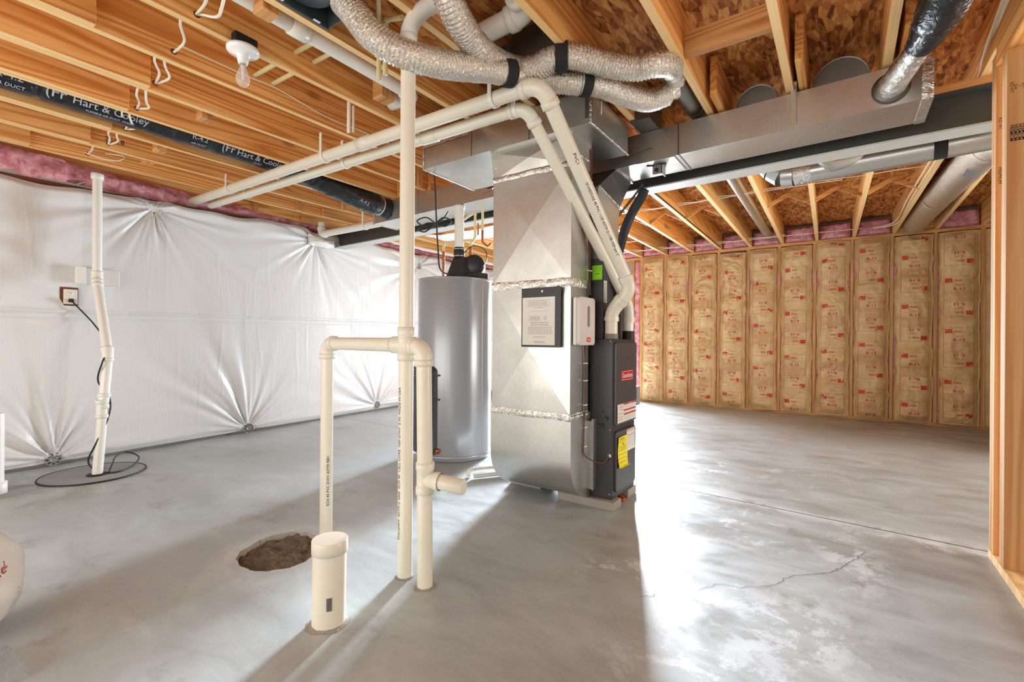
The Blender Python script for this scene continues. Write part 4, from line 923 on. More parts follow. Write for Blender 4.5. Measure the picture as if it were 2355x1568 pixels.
mb.tube([(vx, vy, 2.175), (vx, vy, 2.177), (vx, vy, 2.225), (vx, vy, 2.227)], [r, r * 1.22, r * 1.22, r * 1.1], 20, False); mb.build('top_elbow', 'pvc_white', vs_)
for (px_, py_, z0, z1, s_) in ((vx, vy, 0.08, 0.86, 'PVC-DWV  ASTM D 2665  SCH 40  CELL CORE  NSF-DWV  2 IN  MADE IN USA'), (-2.112, 1.40, 0.12, 0.42, 'SCH 40 PVC DWV ASTM F891')):
    f_ = wrapf((px_, py_, (z0 + z1) / 2), (0, 0, 1), r, (-0.1, -1, 0) if px_ > -2 else (0.75, -0.25, 0))
    mb = M(); mb.text(s_, (z1 - z0) / len(s_) * 1.55, f_, 0, align='CENTER'); mb.build('printed_text', 'ink', vs_)
# concrete crumbs at the pipe feet
def collar(x, y, r0, r1, label):
    mb = M(); mb.grid(28, 4, lambda u, v_: (x + math.cos(u * 6.2832) * (r0 + (r1 - r0) * v_ * (1 + 0.45 * noise.noise(Vector((math.cos(u * 6.28) * 2, math.sin(u * 6.28) * 2, x))))), y + math.sin(u * 6.2832) * (r0 + (r1 - r0) * v_ * (1 + 0.45 * noise.noise(Vector((math.cos(u * 6.28) * 2, math.sin(u * 6.28) * 2, x))))), max(0.0008, 0.006 * (1 - v_) + 0.003 * noise.noise(Vector((u * 20, v_ * 4, x))))))
    mb.build('mortar_collar', 'block', label=label, cat='debris')
collar(-1.468, 1.336, 0.026, 0.040, 'crumbled concrete around the foot of the central vent stack'); collar(-1.342, 1.328, 0.026, 0.044, 'crumbled concrete around the foot of the right riser'); collar(-1.44, 0.965, 0.052, 0.072, 'crumbled concrete around the short capped pipe')
# short capped pipe
cp = thing('capped_pipe', 'short fat cream PVC pipe with a cap rising from the floor', 'pipe', (-1.437, 0.967, 0))
M().cyl((-1.44, 0.967, 0), (-1.436, 0.967, 0.27), 0.055, n=36).build('pipe', 'pvc', cp)
M().lathe([(0.056, 0.245), (0.0592, 0.246), (0.0592, 0.288), (0.0575, 0.2905)], (-1.436, 0.967, 0), 48).lathe([(0.0575, 0.2905), (0.0, 0.2912)], (-1.436, 0.967, 0), 48, smooth=False).build('cap', 'pvc', cp)
mb = M(); f_ = wrapf((-1.438, 0.967, 0.09), (0, 0, 1), 0.055, (0.86, -0.5, 0)); 
for k in range(9): mb.rect(-0.022, 0.022, -0.006 + k * 0.002, -0.0052 + k * 0.002 + (k % 3) * 0.0004, f_, 0)
mb.build('barcode', 'ink', cp); mb = M(); mb.text('PVC', 0.012, wrapf((-1.438, 0.967, 0.265), (0, 0, 1), 0.0592, (0.75, -0.66, 0)), 0); mb.build('printed_text', 'ink', cp)

# ------------------------------------------------------------------ water heater
hx_, hy_, HR = -2.683, 2.985, 0.307
wh = thing('water_heater', 'tall grey gas water heater with a black side cover', 'water heater', (hx_, hy_, 0))
M().lathe([(HR - 0.03, 0.0), (HR - 0.004, 0.012), (HR, 0.03), (HR, 1.44), (HR - 0.004, 1.452), (HR - 0.004, 1.455), (HR + 0.003, 1.455), (HR + 0.003, 1.468), (HR - 0.02, 1.472), (0, 1.474)], (hx_, hy_, 0), 72).build('tank', 'tank', wh)
M().lathe([(HR + 0.001, 0.03), (HR + 0.005, 0.032), (HR + 0.005, 0.05), (HR + 0.001, 0.052)], (hx_, hy_, 0), 72).build('base_ring', 'tank', wh)
ca = math.atan2(-hy_, -hx_)
def hp(deg, rr_, z): a = ca + math.radians(deg); return (hx_ + rr_ * math.cos(a), hy_ + rr_ * math.sin(a), z)
mb = M(); a0, a1 = -88, -26
def cover(u, v_):
    d_ = a0 + (a1 - a0) * u; t = abs(2 * u - 1); zt2 = 0.80 - 0.07 * t ** 2.2; z = 0.07 + (zt2 - 0.07) * v_
    e = min(u, 1 - u) * 14; bul = 0.045 * min(1, e) ** 0.5 * min(1, (1 - v_) * 18 + 0.1) ** 0.5
    if 0.60 < z < 0.745 and 0.12 < u < 0.8: bul -= 0.008 * (1 if math.sin((z - 0.6) * 2 * math.pi / 0.0225) > 0.1 else 0)
    if z < 0.585: bul += 0.004
    return hp(d_, HR + bul, z)
mb.grid(40, 220, cover).build('louvered_cover', 'dark', wh)
mb = M()
for z in (0.69, 0.50): 
    mb.bar(hp(a1 - 1, HR + 0.01, z), hp(a1 + 4, HR + 0.012, z), 0.012, 0.014)
mb.build('cover_clip', 'black', wh)
mb = M(); mb.lathe([(0, 0.03), (0.018, 0.03), (0.018, 0)], hp(a1 + 2, HR, 0.10), 14, axis=(Vector(hp(a1 + 2, 1, 0)) - Vector(hp(a1 + 2, 0, 0))).normalized()); mb.bar(hp(a1 - 2, HR + 0.02, 0.085), hp(a1 + 3, HR + 0.03, 0.085), 0.02, 0.02); mb.build('drain_valve', 'copper', wh)
M().bar(hp(46, HR + 0.001, 0.06), hp(46, HR + 0.001, 1.43), 0.004, 0.002, upv=hp(46, 1, 0)).build('tank_seam', 'tank', wh)
# blower, vent and gas valve on top
bl = M(); bl.box(-2.80, -2.5, 2.92, 3.16, 1.474, 1.50, bev=0.006)
bl.hexa([(-2.76, 2.95, 1.50), (-2.56, 2.95, 1.50), (-2.54, 3.12, 1.50), (-2.76, 3.12, 1.50), (-2.70, 2.98, 1.67), (-2.60, 2.98, 1.67), (-2.60, 3.08, 1.67), (-2.70, 3.08, 1.67)])
bl.lathe([(0, -0.055), (0.085, -0.055), (0.09, -0.05), (0.09, 0.05), (0.085, 0.055), (0, 0.055)], (-2.57, 3.10, 1.60), 28, axis=(0.55, -0.83, 0)); bl.box(-2.56, -2.42, 2.98, 3.1, 1.474, 1.525, bev=0.006)
bl.build('vent_blower', 'black', wh)
M().tube(catmull([(-2.60, 3.0, 1.70), (-2.55, 3.05, 1.76), (-2.46, 3.1, 1.73), (-2.44, 3.1, 1.64), (-2.50, 3.08, 1.55)]), 0.004, 6).build('sensor_lead', 'blackcable', wh)
vp = thing('heater_vent', 'white PVC exhaust pipe rising from the water heater blower', 'pipe', (-2.655, 3.0, 1.70))
M().cyl((-2.655, 3.0, 1.72), (-2.655, 3.0, 2.104), 0.040, n=26).build('pipe', 'pvc_white', vp)
M().lathe([(0.042, 1.66), (0.046, 1.665), (0.046, 1.745), (0.042, 1.75)], (-2.655, 3.0, 0), 26).build('rubber_coupling', 'rubber', vp)
for z in (1.677, 1.735): M().lathe([(0.047, z - 0.005), (0.048, z - 0.005), (0.048, z + 0.005), (0.047, z + 0.005)], (-2.655, 3.0, 0), 26).build('hose_clamp', 'galv', vp)
M().lathe([(0.0395, 2.075), (0.046, 2.077), (0.046, 2.104), (0.0395, 2.106)], (-2.655, 3.0, 0), 26).build('coupling', 'pvc_white', vp)
wpz = thing('water_lines', 'yellow and copper water lines connecting on top of the heater', 'pipe', (-2.7, 2.95, 1.474))
hL = (-2.765, 2.925); hR_ = (-2.575, 3.055)
M().cyl((*hL, 1.474), (*hL, 1.56), 0.011, n=14).cyl((*hR_, 1.474), (*hR_, 1.60), 0.012, n=14).build('copper_nipple', 'copper', wpz)
M().cyl((*hL, 1.56), (*hL, 1.72), 0.0125, n=14).build('dip_tube', 'copper', wpz)
M().cyl((*hR_, 1.60), (*hR_, 1.76), 0.0125, n=14).build('dip_tube', 'copper', wpz)
pipe_run(wpz, [(*hL, 1.72), (*hL, 1.79), (hR_[0] + 0.01, hR_[1] + 0.0, 1.815)], 0.0105, 'cpvc', bend=0.024)
pipe_run(wpz, [(*hR_, 1.76), (hR_[0], hR_[1], 1.79), (hR_[0] + 0.03, hR_[1] + 0.02, 1.83), (hR_[0] + 0.03, hR_[1] + 0.02, 2.05), (hR_[0] - 0.06, hR_[1] - 0.03, 1.99), (hR_[0] - 0.065, hR_[1] - 0.03, 2.1)], 0.0105, 'cpvc', bend=0.016)
M().cyl((-2.5, 3.12, 1.90), (-2.5, 3.12, 2.1), 0.011, n=12).build('riser', 'cpvc', wpz)
M().cyl((-2.5, 3.12, 1.80), (-2.5, 3.12, 1.91), 0.010, n=12).box(-2.535, -2.525, 3.09, 3.10, 1.86, 1.96).build('ball_valve', 'copper', wpz)
M().tube([(-2.5, 3.12, 1.80), (-2.46, 3.14, 1.765), (-2.44, 3.16, 1.79)], 0.009, 8).build('copper_elbow', 'copper', wpz)
# condensate line on the floor
cdl = thing('condensate_line', 'white PVC condensate pipes lying on the floor between heater and drop', 'pipe', (-2.1, 2.7, 0.02))
pipe_run(cdl, [(-2.15, 2.55, 0.0), (-2.15, 2.55, 0.05), (-1.86, 2.98, 0.05)], 0.016, 'pvc_white', bend=0.026)
pipe_run(cdl, [(-2.10, 2.54, 0.018), (-1.84, 2.93, 0.018)], 0.015, 'pvc_white')
# black hanging power cord with a tied coil
pc = thing('power_cord', 'black power cord with a tied loop hanging above the water heater', 'cord', (-2.3, 2.4, 1.4))
M().tube(catmull([(-2.36, 2.37, 2.32), (-2.345, 2.387, 2.1), (-2.33, 2.39, 1.83), (-2.32, 2.40, 1.6), (-2.31, 2.42, 1.46), (-2.62, 2.90, 1.50)], 8), 0.0055, 8).build('cord', 'blackcable', pc)
c0 = Vector((-2.335, 2.388, 1.785)); rt3 = Rv; mb = M()
for sx_, sz_, L_ in ((-1, 0.25, 0.13), (-1, -0.55, 0.12), (1, 0.25, 0.11), (1, 0.7, 0.10)):
    pth = [c0, c0 + rt3 * sx_ * L_ * 0.5 + Zv * (sz_ * 0.05 + 0.03), c0 + rt3 * sx_ * L_ + Zv * sz_ * 0.07, c0 + rt3 * sx_ * L_ * 0.6 + Zv * (sz_ * 0.05 - 0.03), c0]
    if sz_ == 0.7: pth = [c0, c0 + rt3 * 0.05 + Zv * 0.03, c0 + rt3 * 0.09 + Zv * 0.085]
    mb.tube(catmull(pth, 6), 0.005, 8)
mb.build('tied_loops', 'blackcable', pc)

# ------------------------------------------------------------------ sump pump corner
sl = thing('sump_cover', 'round grey sump pit lid set in the floor by the white wall', 'lid', (-4.32, 1.03, 0))
M().lathe([(0.0, 0.008), (0.285, 0.008), (0.292, 0.005), (0.294, 0.0)], (-4.34, 1.035, 0), 64).build('lid_disc', 'lid', sl)
M().lathe([(0.288, 0.0085), (0.291, 0.010), (0.295, 0.009), (0.297, 0.0)], (-4.34, 1.035, 0), 64).build('gasket_ring', 'rubber', sl)
M().lathe([(0.03, 0.016), (0.055, 0.016), (0.062, 0.008)], (-4.27, 1.035, 0), 32).build('grommet', 'rubber', sl)
M().lathe([(0.0, 0.02), (0.03, 0.02), (0.036, 0.008)], (-4.43, 1.10, 0), 24).box(-4.56, -4.40, 1.07, 1.09, 0.008, 0.02).build('port_cap', 'greyink', sl)
sd_ = thing('sump_discharge', 'white PVC sump discharge pipe climbing the blanket wall in two offsets', 'pipe', (-4.27, 1.035, 0))
pipe_run(sd_, [(-4.27, 1.035, 0.01), (-4.28, 1.07, 0.52), (-4.31, 1.10, 0.85), (-4.70, 1.13, 1.40), (-4.72, 1.135, 1.43), (-4.735, 1.135, 2.22)], 0.0302, 'pvc_white', bend=0.03)
mb = M()
for z in (0.40, 0.50): mb.tube([(-4.277, 1.06, z), (-4.277, 1.06, z + 0.001), (-4.277, 1.06, z + 0.028), (-4.277, 1.06, z + 0.03)], [0.03, 0.0385, 0.0385, 0.03], 24, False)
mb.tube([(-4.277, 1.06, 0.425), (-4.277, 1.06, 0.50)], 0.033, 24, False); mb.build('check_valve', 'pvc_white', sd_)
M().lathe([(0.03, 2.19), (0.04, 2.195), (0.04, 2.235), (0.03, 2.24)], (-4.735, 1.135, 0), 24).build('top_coupling', 'pvc_white', sd_)
mb = M(); mb.text('CHARLOTTE PIPE PVC-DWV 1 1/2 IN ASTM', 0.02, wrapf((-4.735, 1.135, 1.75), (0, 0, 1), 0.0302, (1, -0.35, 0))); mb.build('printed_text', 'greyink', sd_)
M().tube(catmull([(-4.81, 1.01, 1.245), (-4.78, 1.14, 1.06), (-4.42, 1.13, 0.90), (-4.27, 1.06, 0.80), (-4.33, 1.05, 0.66), (-4.27, 1.10, 0.54), (-4.26, 1.09, 0.40), (-4.26, 1.02, 0.22), (-4.33, 1.0, 0.10), (-4.33, 1.04, 0.02)], 10), 0.0055, 8).build('pump_cord', 'blackcable', label='black pump cord twisted round the sump discharge pipe', cat='cord')
M().tube(catmull([(-4.24, 1.09, 0.015), (-4.32, 1.13, 0.05), (-4.50, 1.20, 0.07), (-4.60, 1.29, 0.07), (-4.5, 1.34, 0.04), (-4.33, 1.26, 0.02), (-4.22, 1.14, 0.014), (-4.27, 1.07, 0.014)], 10), 0.0055, 8).build('cord_loop', 'blackcable', label='loop of black cord lying on the sump lid', cat='cord')
ot = thing('wall_outlet', 'duplex outlet in a cutout of the white blanket left of the discharge pipe', 'outlet', (-4.84, 1.0, 1.22))
wx0 = wallx(1.0) + 0.008
M().box(wx0 - 0.03, wx0 + 0.002, 0.945, 1.05, 1.21, 1.35).build('cutout', 'seal', ot)
M().box(wx0, wx0 + 0.008, 0.965, 1.045, 1.222, 1.335, bev=0.002).build('cover_plate', 'pvc', ot)
mb = M()
for z in (1.255, 1.303):
    mb.lathe([(0, 0.010), (0.016, 0.010), (0.017, 0.008)], (wx0, 1.005, z), 18, axis=(1, 0, 0), mi=0)
    for dy in (-0.006, 0.006): mb.box(wx0 + 0.0102, wx0 + 0.0108, 1.005 + dy - 0.001, 1.005 + dy + 0.001, z - 0.002, z + 0.006, 1)
mb.build('receptacle', ['white', 'ink'], ot)
M().box(wx0 + 0.009, wx0 + 0.04, 0.99, 1.02, 1.235, 1.262, bev=0.004).build('plug', 'rubber', label='black pump plug in the wall outlet', cat='plug')
sb_ = thing('discharge_bracket', 'white wood block holding the discharge pipe at the wall', 'bracket', (-4.8, 1.13, 1.38))
M().box(wallx(1.1) + 0.0, wallx(1.1) + 0.03, 1.03, 1.30, 1.385, 1.51, bev=0.003).build('backing_board', 'white', sb_)
M().box(wallx(1.1) + 0.03, wallx(1.1) + 0.06, 1.03, 1.085, 1.38, 1.515, bev=0.003).build('side_cleat', 'white', sb_)
ps = thing('pipe_riser', 'white PVC pipe with socket at the left frame edge', 'pipe', (-4.25, 0.56, 0))
M().cyl((-4.25, 0.545, 0), (-4.25, 0.545, 0.5), 0.04).build('pipe', 'pvc_white', ps)
M().lathe([(0.04, 0.005), (0.054, 0.008), (0.054, 0.075), (0.04, 0.08)], (-4.25, 0.545, 0), 28).build('socket', 'pvc_white', ps)
M().lathe([(0.0, 0.006), (0.15, 0.006), (0.155, 0.003), (0.16, 0.0)], (-4.27, 0.58, 0), 40).build('lid_disc', 'lid', label='small round lid around the pipe at the left frame edge', cat='lid')
# slumped bag at the left frame edge
bg_ = thing('mortar_bag', 'slumped white paper mortar bag at the lower left edge', 'bag', (-2.28, 0.2, 0))
mb = M(); BR, BH = 0.19, 0.36
def bagp(u, v_, off=0.0):
    a = u * 2 * math.pi; pr_ = math.sin(math.pi * min(0.97, max(0.03, v_ * 0.93 + 0.05))) ** 0.45
    rr_ = BR * pr_ * (1 + 0.10 * noise.noise(Vector((math.cos(a) * 2, math.sin(a) * 2, v_ * 3)))) + 0.016 * noise.noise(Vector((math.cos(a) * 5, math.sin(a) * 5, v_ * 6))) + off
    return (-2.325 + rr_ * math.cos(a) * 0.95, 0.215 + rr_ * math.sin(a) * 0.8, 0.002 + BH * v_ + 0.01 * math.sin(a * 3) * v_)
mb.grid(64, 44, lambda u, v_: bagp(u, v_)).build('paper_bag', 'white', bg_)
mb = M(); bf = lambda a0: (lambda a, b: bagp(a0 + a / (2 * math.pi * BR), 0.5 + b / BH, 0.0015))
mb.text('Quadec', 0.05, lambda a, b: bf(0.06)(a * math.cos(0.4) - b * math.sin(0.4), 0.03 + a * math.sin(0.4) + b * math.cos(0.4)), 1)
mb.text('MOND', 0.06, lambda a, b: bf(0.97)(a, -0.09 + b), 0, bold=0.01)
for k in range(9):
    a = -0.4 + k * 0.2; mb.rect(0.02, 0.05, -0.002, 0.003, (lambda a_: lambda u, v_: bf(0.05)(u * math.cos(a_) - v_ * math.sin(a_), 0.09 + u * math.sin(a_) + v_ * math.cos(a_)))(a + 1.5), 1)
for k in range(5): mb.rect(0.02, 0.07, -0.03 - k * 0.014, -0.027 - k * 0.014, bf(0.12), 2)
mb.build('printing', ['ink', 'red', 'greyink'], bg_)
mb = M(); mb.grid(24, 18, lambda u, v_: (-2.12 + 0.22 * u, 0.19 + 0.12 * v_, 0.004 + 0.05 * math.sin(math.pi * u) ** 0.5 * math.sin(math.pi * v_) ** 0.5 * (1 + 0.5 * noise.noise(Vector((u * 5, v_ * 5, 2)))) + 0.008 * noise.noise(Vector((u * 14, v_ * 14, 1)))))
mb.build('plastic_wrap', 'film', label='crumpled clear plastic wrap in the lower left corner', cat='plastic wrap')

# ------------------------------------------------------------------ flexible silver hoses
def flex(name, label, pts, r, pitch=0.015, mat='flex', amp=0.055, cat='duct', wr=0.05):
    root = thing(name, label, cat, pts[0]); path = resample(catmull(pts, 10), pitch / 4)
    fn = lambda i, a: 1 + amp * math.sin(i * math.pi / 2) + wr * noise.noise(Vector((math.cos(a) * 3, math.sin(a) * 3, i * 0.13)))
    M().tube(path, r, 22, True, fn=fn).build('hose', mat, root); return root
f1 = flex('flex_hose', 'long silver foil hose running from the fan under the joists', [(-1.66, 1.16, 2.345), (-1.60, 1.18, 2.27), (-1.545, 1.20, 2.195), (-1.49, 1.25, 2.145), (-1.43, 1.32, 2.12), (-1.38, 1.45, 2.135), (-1.34, 1.58, 2.17), (-1.30, 1.72, 2.21), (-1.255, 1.86, 2.235), (-1.18, 1.97, 2.24), (-1.09, 2.05, 2.24), (-0.99, 2.16, 2.245), (-0.92, 2.30, 2.24), (-0.84, 2.44, 2.245), (-0.76, 2.51, 2.285)], 0.056)
f2 = flex('flex_hose', 'silver foil hose dropping from a metal stub and crossing to the dark round duct', [(-1.245, 1.27, 2.36), (-1.262, 1.386, 2.27), (-1.295, 1.54, 2.245), (-1.31, 1.69, 2.25), (-1.27, 1.82, 2.255), (-1.19, 1.87, 2.26), (-1.10, 1.885, 2.28), (-1.01, 1.935, 2.285), (-0.90, 2.06, 2.27), (-0.80, 2.15, 2.265), (-0.72, 2.18, 2.27), (-0.685, 2.26, 2.30), (-0.705, 2.39, 2.345)], 0.057)
st = M(); st.tube([(-1.25, 1.24, 2.37), (-1.25, 1.02, 2.41)], 0.03, 20); st.build('metal_stub', 'galv', f2)
mb = M(); mb.tube(resample(catmull([(-1.25, 1.17, 2.385), (-1.256, 1.28, 2.35), (-1.262, 1.36, 2.29)], 6), 0.01), 0.052, 18, False, fn=lambda i, a: 1 + 0.16 * noise.noise(Vector((math.cos(a) * 3, math.sin(a) * 3, i * 0.5)))); mb.build('foil_tape', 'foil', f2)
def strapring(c_, d_, r, w_, label):
    c_, d_ = Vector(c_), Vector(d_).normalized(); t = thing('tape_strap', label, 'strap', c_)
    M().tube([c_ - d_ * w_, c_ - d_ * w_ * 0.9, c_ + d_ * w_ * 0.9, c_ + d_ * w_], [r, r + 0.003, r + 0.003, r], 22, False).build('band', 'tape', t)
    M().box(c_.x - 0.025, c_.x + 0.02, c_.y - 0.02, c_.y + 0.02, c_.z + r * 0.7, JZ + 0.03).build('tail', 'tape', t)
strapring((-1.065, 1.90, 2.283), (0.09, 0.05, 0), 0.062, 0.028, 'wide black tape strap round the upper silver hose')
strapring((-1.04, 2.10, 2.242), (0.1, 0.11, 0), 0.061, 0.025, 'black tape strap round the lower silver hose')
strapring((-1.285, 1.775, 2.222), (0.05, 0.14, 0.03), 0.061, 0.03, 'black tape strap where the two silver hoses cross')
dp = thing('round_duct', 'dark round exhaust duct in the joist bay taped to both silver hoses', 'duct', (-0.72, 2.4, 2.3))
M().cyl((-0.715, 2.38, 2.345), (-0.735, 3.25, 2.40), 0.052, n=28).build('duct_pipe', 'galvdark', dp)
M().tube(resample([(-0.70, 2.36, 2.335), (-0.715, 2.50, 2.35)], 0.012), 0.054, 20, False, fn=lambda i, a: 1 + 0.12 * noise.noise(Vector((math.cos(a) * 3, math.sin(a) * 3, i * 0.6)))).build('foil_tape', 'foil', dp)
M().tube(resample([(-0.80, 2.47, 2.262), (-0.735, 2.535, 2.315)], 0.01), 0.05, 20, True, fn=lambda i, a: 1 + 0.14 * noise.noise(Vector((math.cos(a) * 3, math.sin(a) * 3, i * 0.6)))).build('foil_tape', 'foil', dp)
M().lathe([(0.053, -0.01), (0.057, 0.0), (0.053, 0.01)], (-0.728, 2.93, 2.38), 28, axis=(0, 1, 0.06)).build('crimp_ring', 'galv', dp)

# bathroom fan housing in a bay
fn_ = thing('exhaust_fan', 'grey metal bathroom fan housing between joists at the top edge', 'fan', (-1.73, 1.1, 2.31))
fx0, fx1, fy0, fy1 = -1.825, -1.60, 0.93, 1.205
mb = M(); t = 0.004
mb.box(fx0, fx0 + t, fy0, fy1, 2.315, 2.5); mb.box(fx1 - t, fx1, fy0, fy1, 2.315, 2.5); mb.box(fx0, fx1, fy0, fy0 + t, 2.315, 2.5); mb.box(fx0, fx1, fy1 - t, fy1, 2.315, 2.5); mb.box(fx0, fx1, fy0, fy1, 2.40, 2.405)
mb.box(fx0 - 0.012, fx0, fy0, fy1, 2.312, 2.316); mb.build('housing', 'fan', fn_)
M().lathe([(0.0, 2.335), (0.088, 2.335), (0.095, 2.345), (0.095, 2.40)], (-1.72, 1.05, 0), 40).build('blower_scroll', 'fan', fn_)
M().box(-1.66, -1.61, 1.06, 1.16, 2.33, 2.40, bev=0.004).box(-1.64, -1.605, 1.08, 1.13, 2.318, 2.33).build('wiring_socket', 'black', fn_)
mb = M(); 
for yq in (0.97, 1.13): mb.box(fx0 - 0.001, fx0 + 0.012, yq, yq + 0.03, 2.313, 2.3145)
mb.build('mounting_tab', 'white', fn_)
mb = M(); mb.text('NE', 0.045, fr((-1.605 - 0.001, 1.10, 2.36), (0, 1, 0), (0, 0, 1))); mb.build('stamped_letters', 'ink', fn_)

# drain pipe along the joist and its branch
dr = thing('drain_pipe', 'white PVC drain pipe running along a joist beside the fan', 'pipe', (-2.0, 1.3, 2.33))
pipe_run(dr, [(-2.02, 0.1, 2.385), (-1.995, 1.86, 2.355), (-2.22, 1.89, 2.385)], 0.036, 'pvc_white', bend=0.055)
M().tube([(-2.003, 1.13, 2.367), (-2.003, 1.132, 2.367), (-2.003, 1.21, 2.366), (-2.003, 1.212, 2.366)], [0.036, 0.045, 0.045, 0.036], 24, False).build('coupling', 'pvc_white', dr)
bv = thing('toilet_drain', 'large white PVC closet bend between joists at the top centre', 'pipe', (-1.2, 1.7, 2.4))
pipe_run(bv, [(-1.40, 1.74, 2.425), (-1.14, 1.745, 2.44), (-1.14, 1.1, 2.49)], 0.047, 'pvc_white', bend=0.075)
M().box(-1.88, -1.87, 1.8, 2.2, 2.32, 2.5).build('metal_panel', 'galv', label='bare sheet metal panning between joists behind the vent stack', cat='duct')
# CPVC lines
for y, lb in ((1.30, 'nearer'), (1.40, 'farther')):
    M().cyl((-2.68, y, 2.42), (-1.86, y + 0.0, 2.395), 0.0115, n=12).build('water_line', 'cpvc', label=f'yellow CPVC line through the joists by the bulb, {lb} of the pair', cat='pipe')
ct = thing('capped_lines', 'two yellow CPVC pipes hanging open below the joists', 'pipe', (-1.79, 1.45, 2.2))
pipe_run(ct, [(-1.80, 1.455, 2.20), (-1.80, 1.455, 2.47), (-1.62, 1.30, 2.47)], 0.0115, 'cpvc', bend=0.02, names=('hanging_pipe', 'elbow'))
pipe_run(ct, [(-1.757, 1.457, 2.215), (-1.757, 1.457, 2.47), (-1.60, 1.42, 2.40)], 0.0115, 'cpvc', bend=0.02, names=('hanging_pipe', 'elbow'))
M().lathe([(0.0115, 2.198), (0.008, 2.198), (0.008, 2.24)], (-1.80, 1.455, 0), 14).lathe([(0.0115, 2.213), (0.008, 2.213), (0.008, 2.25)], (-1.757, 1.457, 0), 14).build('open_end', 'white', ct)

# ------------------------------------------------------------------ bulb
lb_ = thing('light_bulb', 'clear unlit bulb screwed into the porcelain holder', 'light bulb', (-2.25, 1.05, 2.13))
bxx, byy = -2.255, 1.052
M().lathe([(0.0, 2.125), (0.012, 2.127), (0.022, 2.137), (0.0295, 2.155), (0.029, 2.172), (0.021, 2.192), (0.0145, 2.210), (0.0135, 2.225)], (bxx, byy, 0), 28).build('bulb_glass', 'glass', lb_)
M().cyl((bxx, byy, 2.222), (bxx, byy, 2.245), 0.013, n=18).build('screw_base', 'galv', lb_)
M().cyl((bxx, byy, 2.16), (bxx, byy, 2.222), 0.004, 0.007, n=10).tube([(bxx - 0.01, byy, 2.165), (bxx, byy, 2.16), (bxx + 0.01, byy, 2.165)], 0.0008, 5).build('filament_stem', 'paper', lb_)
lh = thing('lamp_holder', 'white porcelain ceiling lampholder on a black box between joists', 'lampholder', (bxx, byy, 2.24))
M().lathe([(0.0, 2.232), (0.020, 2.232), (0.024, 2.25), (0.028, 2.266), (0.058, 2.278), (0.068, 2.286), (0.068, 2.30), (0.0, 2.302)], (bxx, byy, 0), 40).build('porcelain_dish', 'porcelain', lh)
M().box(bxx - 0.035, bxx + 0.045, byy - 0.055, byy + 0.045, 2.302, 2.345, bev=0.004).build('junction_box', 'rubber', lh)

# ------------------------------------------------------------------ white cables
holes = {7: (0.86, 2.346), 6: (0.917, 2.357), 5: (0.974, 2.356), 4: (1.011, 2.345), 3: (1.07, 2.345), 2: (1.086, 2.347), 1: (1.065, 2.36)}
wc = thing('wiring_run', 'white cable weaving through holes in the left joists in sagging loops', 'cable', (-3.2, 1.0, 2.3))
for k, (hy0, hz0) in holes.items():
    xa = near[k] + 0.019; xb = near[k + 1] - 0.019 - (0.0 if k + 1 > 5 else 0.0)
    yb, zb0 = holes.get(k + 1, (0.86, 2.36))
    strands = 1 if k in (6, 1) else 2
    for q in range(strands):
        dy = 0.022 * (q - 0.5 * (strands - 1)); dip = {7: 0.055, 4: 0.03, 3: 0.025}.get(k, 0.012) * (1 + 0.6 * q)
        M().tube(catmull([(xa - 0.03, hy0, hz0 + 0.003), (xa + 0.02, hy0 + dy * 0.5, hz0 - 0.004), (xa + 0.15, hy0 + dy * 2 - 0.01, hz0 - dip * 0.7), (xa + 0.27, (hy0 + yb) / 2 - 0.04 + dy * 2, hz0 - dip), (xb + 0.02, yb - 0.05 + dy, zb0 - 0.004)], 8), 0.0058, 8).build('cable_loop', 'cable', wc)
    M().cyl((xa - 0.001, hy0, hz0), (xa + 0.0012, hy0, hz0), 0.014, n=16).build('drilled_hole', 'seal', wc)
wire('stapled_cable', 'thin white cable stapled along a joist face just below the bulb', [(near[6] + 0.0235, 0.95, JZ + 0.09), (near[6] + 0.0235, 1.25, JZ + 0.085), (near[6] + 0.0235, 1.42, JZ + 0.09), (near[6] + 0.0235, 1.76, JZ + 0.05), (near[6] + 0.0235, 2.05, JZ + 0.06), (near[6] + 0.0235, 2.7, JZ + 0.05)], 0.004, 'cable')
wire('cable_stub', 'curled white cable end on the joist above the pink insulation', [(-4.6, 1.03, JZ + 0.03), (-4.55, 1.12, JZ + 0.0), (-4.5, 1.2, JZ + 0.0), (-4.52, 1.24, JZ + 0.05), (-4.6, 1.15, JZ + 0.06)], 0.004, 'cable')
for i, (y, z, xs_, sag) in enumerate(((4.93, 2.37, (-3.0, 0.2), 0.0), (4.90, 2.385, (-3.2, 0.68), 0.01), (7.0, 2.335, (-4.0, 0.35), 0.0), (6.95, 2.35, (-4.2, -0.5), 0.012), (6.3, 2.36, (-4.6, -2.0), 0.01))):
    pts = []; x = xs_[0]
    while x < xs_[1]: pts.append((x, y + 0.02 * math.sin(x * 3), z - sag * (1 + math.sin(x * 15)))); x += 0.2
    wire('ceiling_cable', ['white cable crossing the far joists at mid bay, lower line', 'white cable crossing the far joists at mid bay, upper line', 'white cable running above the batts through the joists', 'second white cable close above the batts', 'white cable crossing near the left corner joists'][i], pts, 0.004, 'cable', per=4)
wire('turning_cable', 'white cable bending from the batts up along a joist near the foil duct', [(0.30, 7.05, 2.335), (0.45, 7.0, 2.33), (0.52, 6.7, 2.32), (0.53, 5.8, 2.32), (0.56, 4.8, 2.325), (0.60, 4.2, 2.34)], 0.006, 'cable')
wire('turning_cable', 'twin white cable stapled to the same joist near the foil duct', [(0.30, 7.07, 2.345), (0.42, 7.02, 2.345), (0.495, 6.7, 2.335), (0.505, 5.8, 2.335), (0.535, 4.8, 2.34), (0.57, 4.2, 2.35)], 0.006, 'cable')
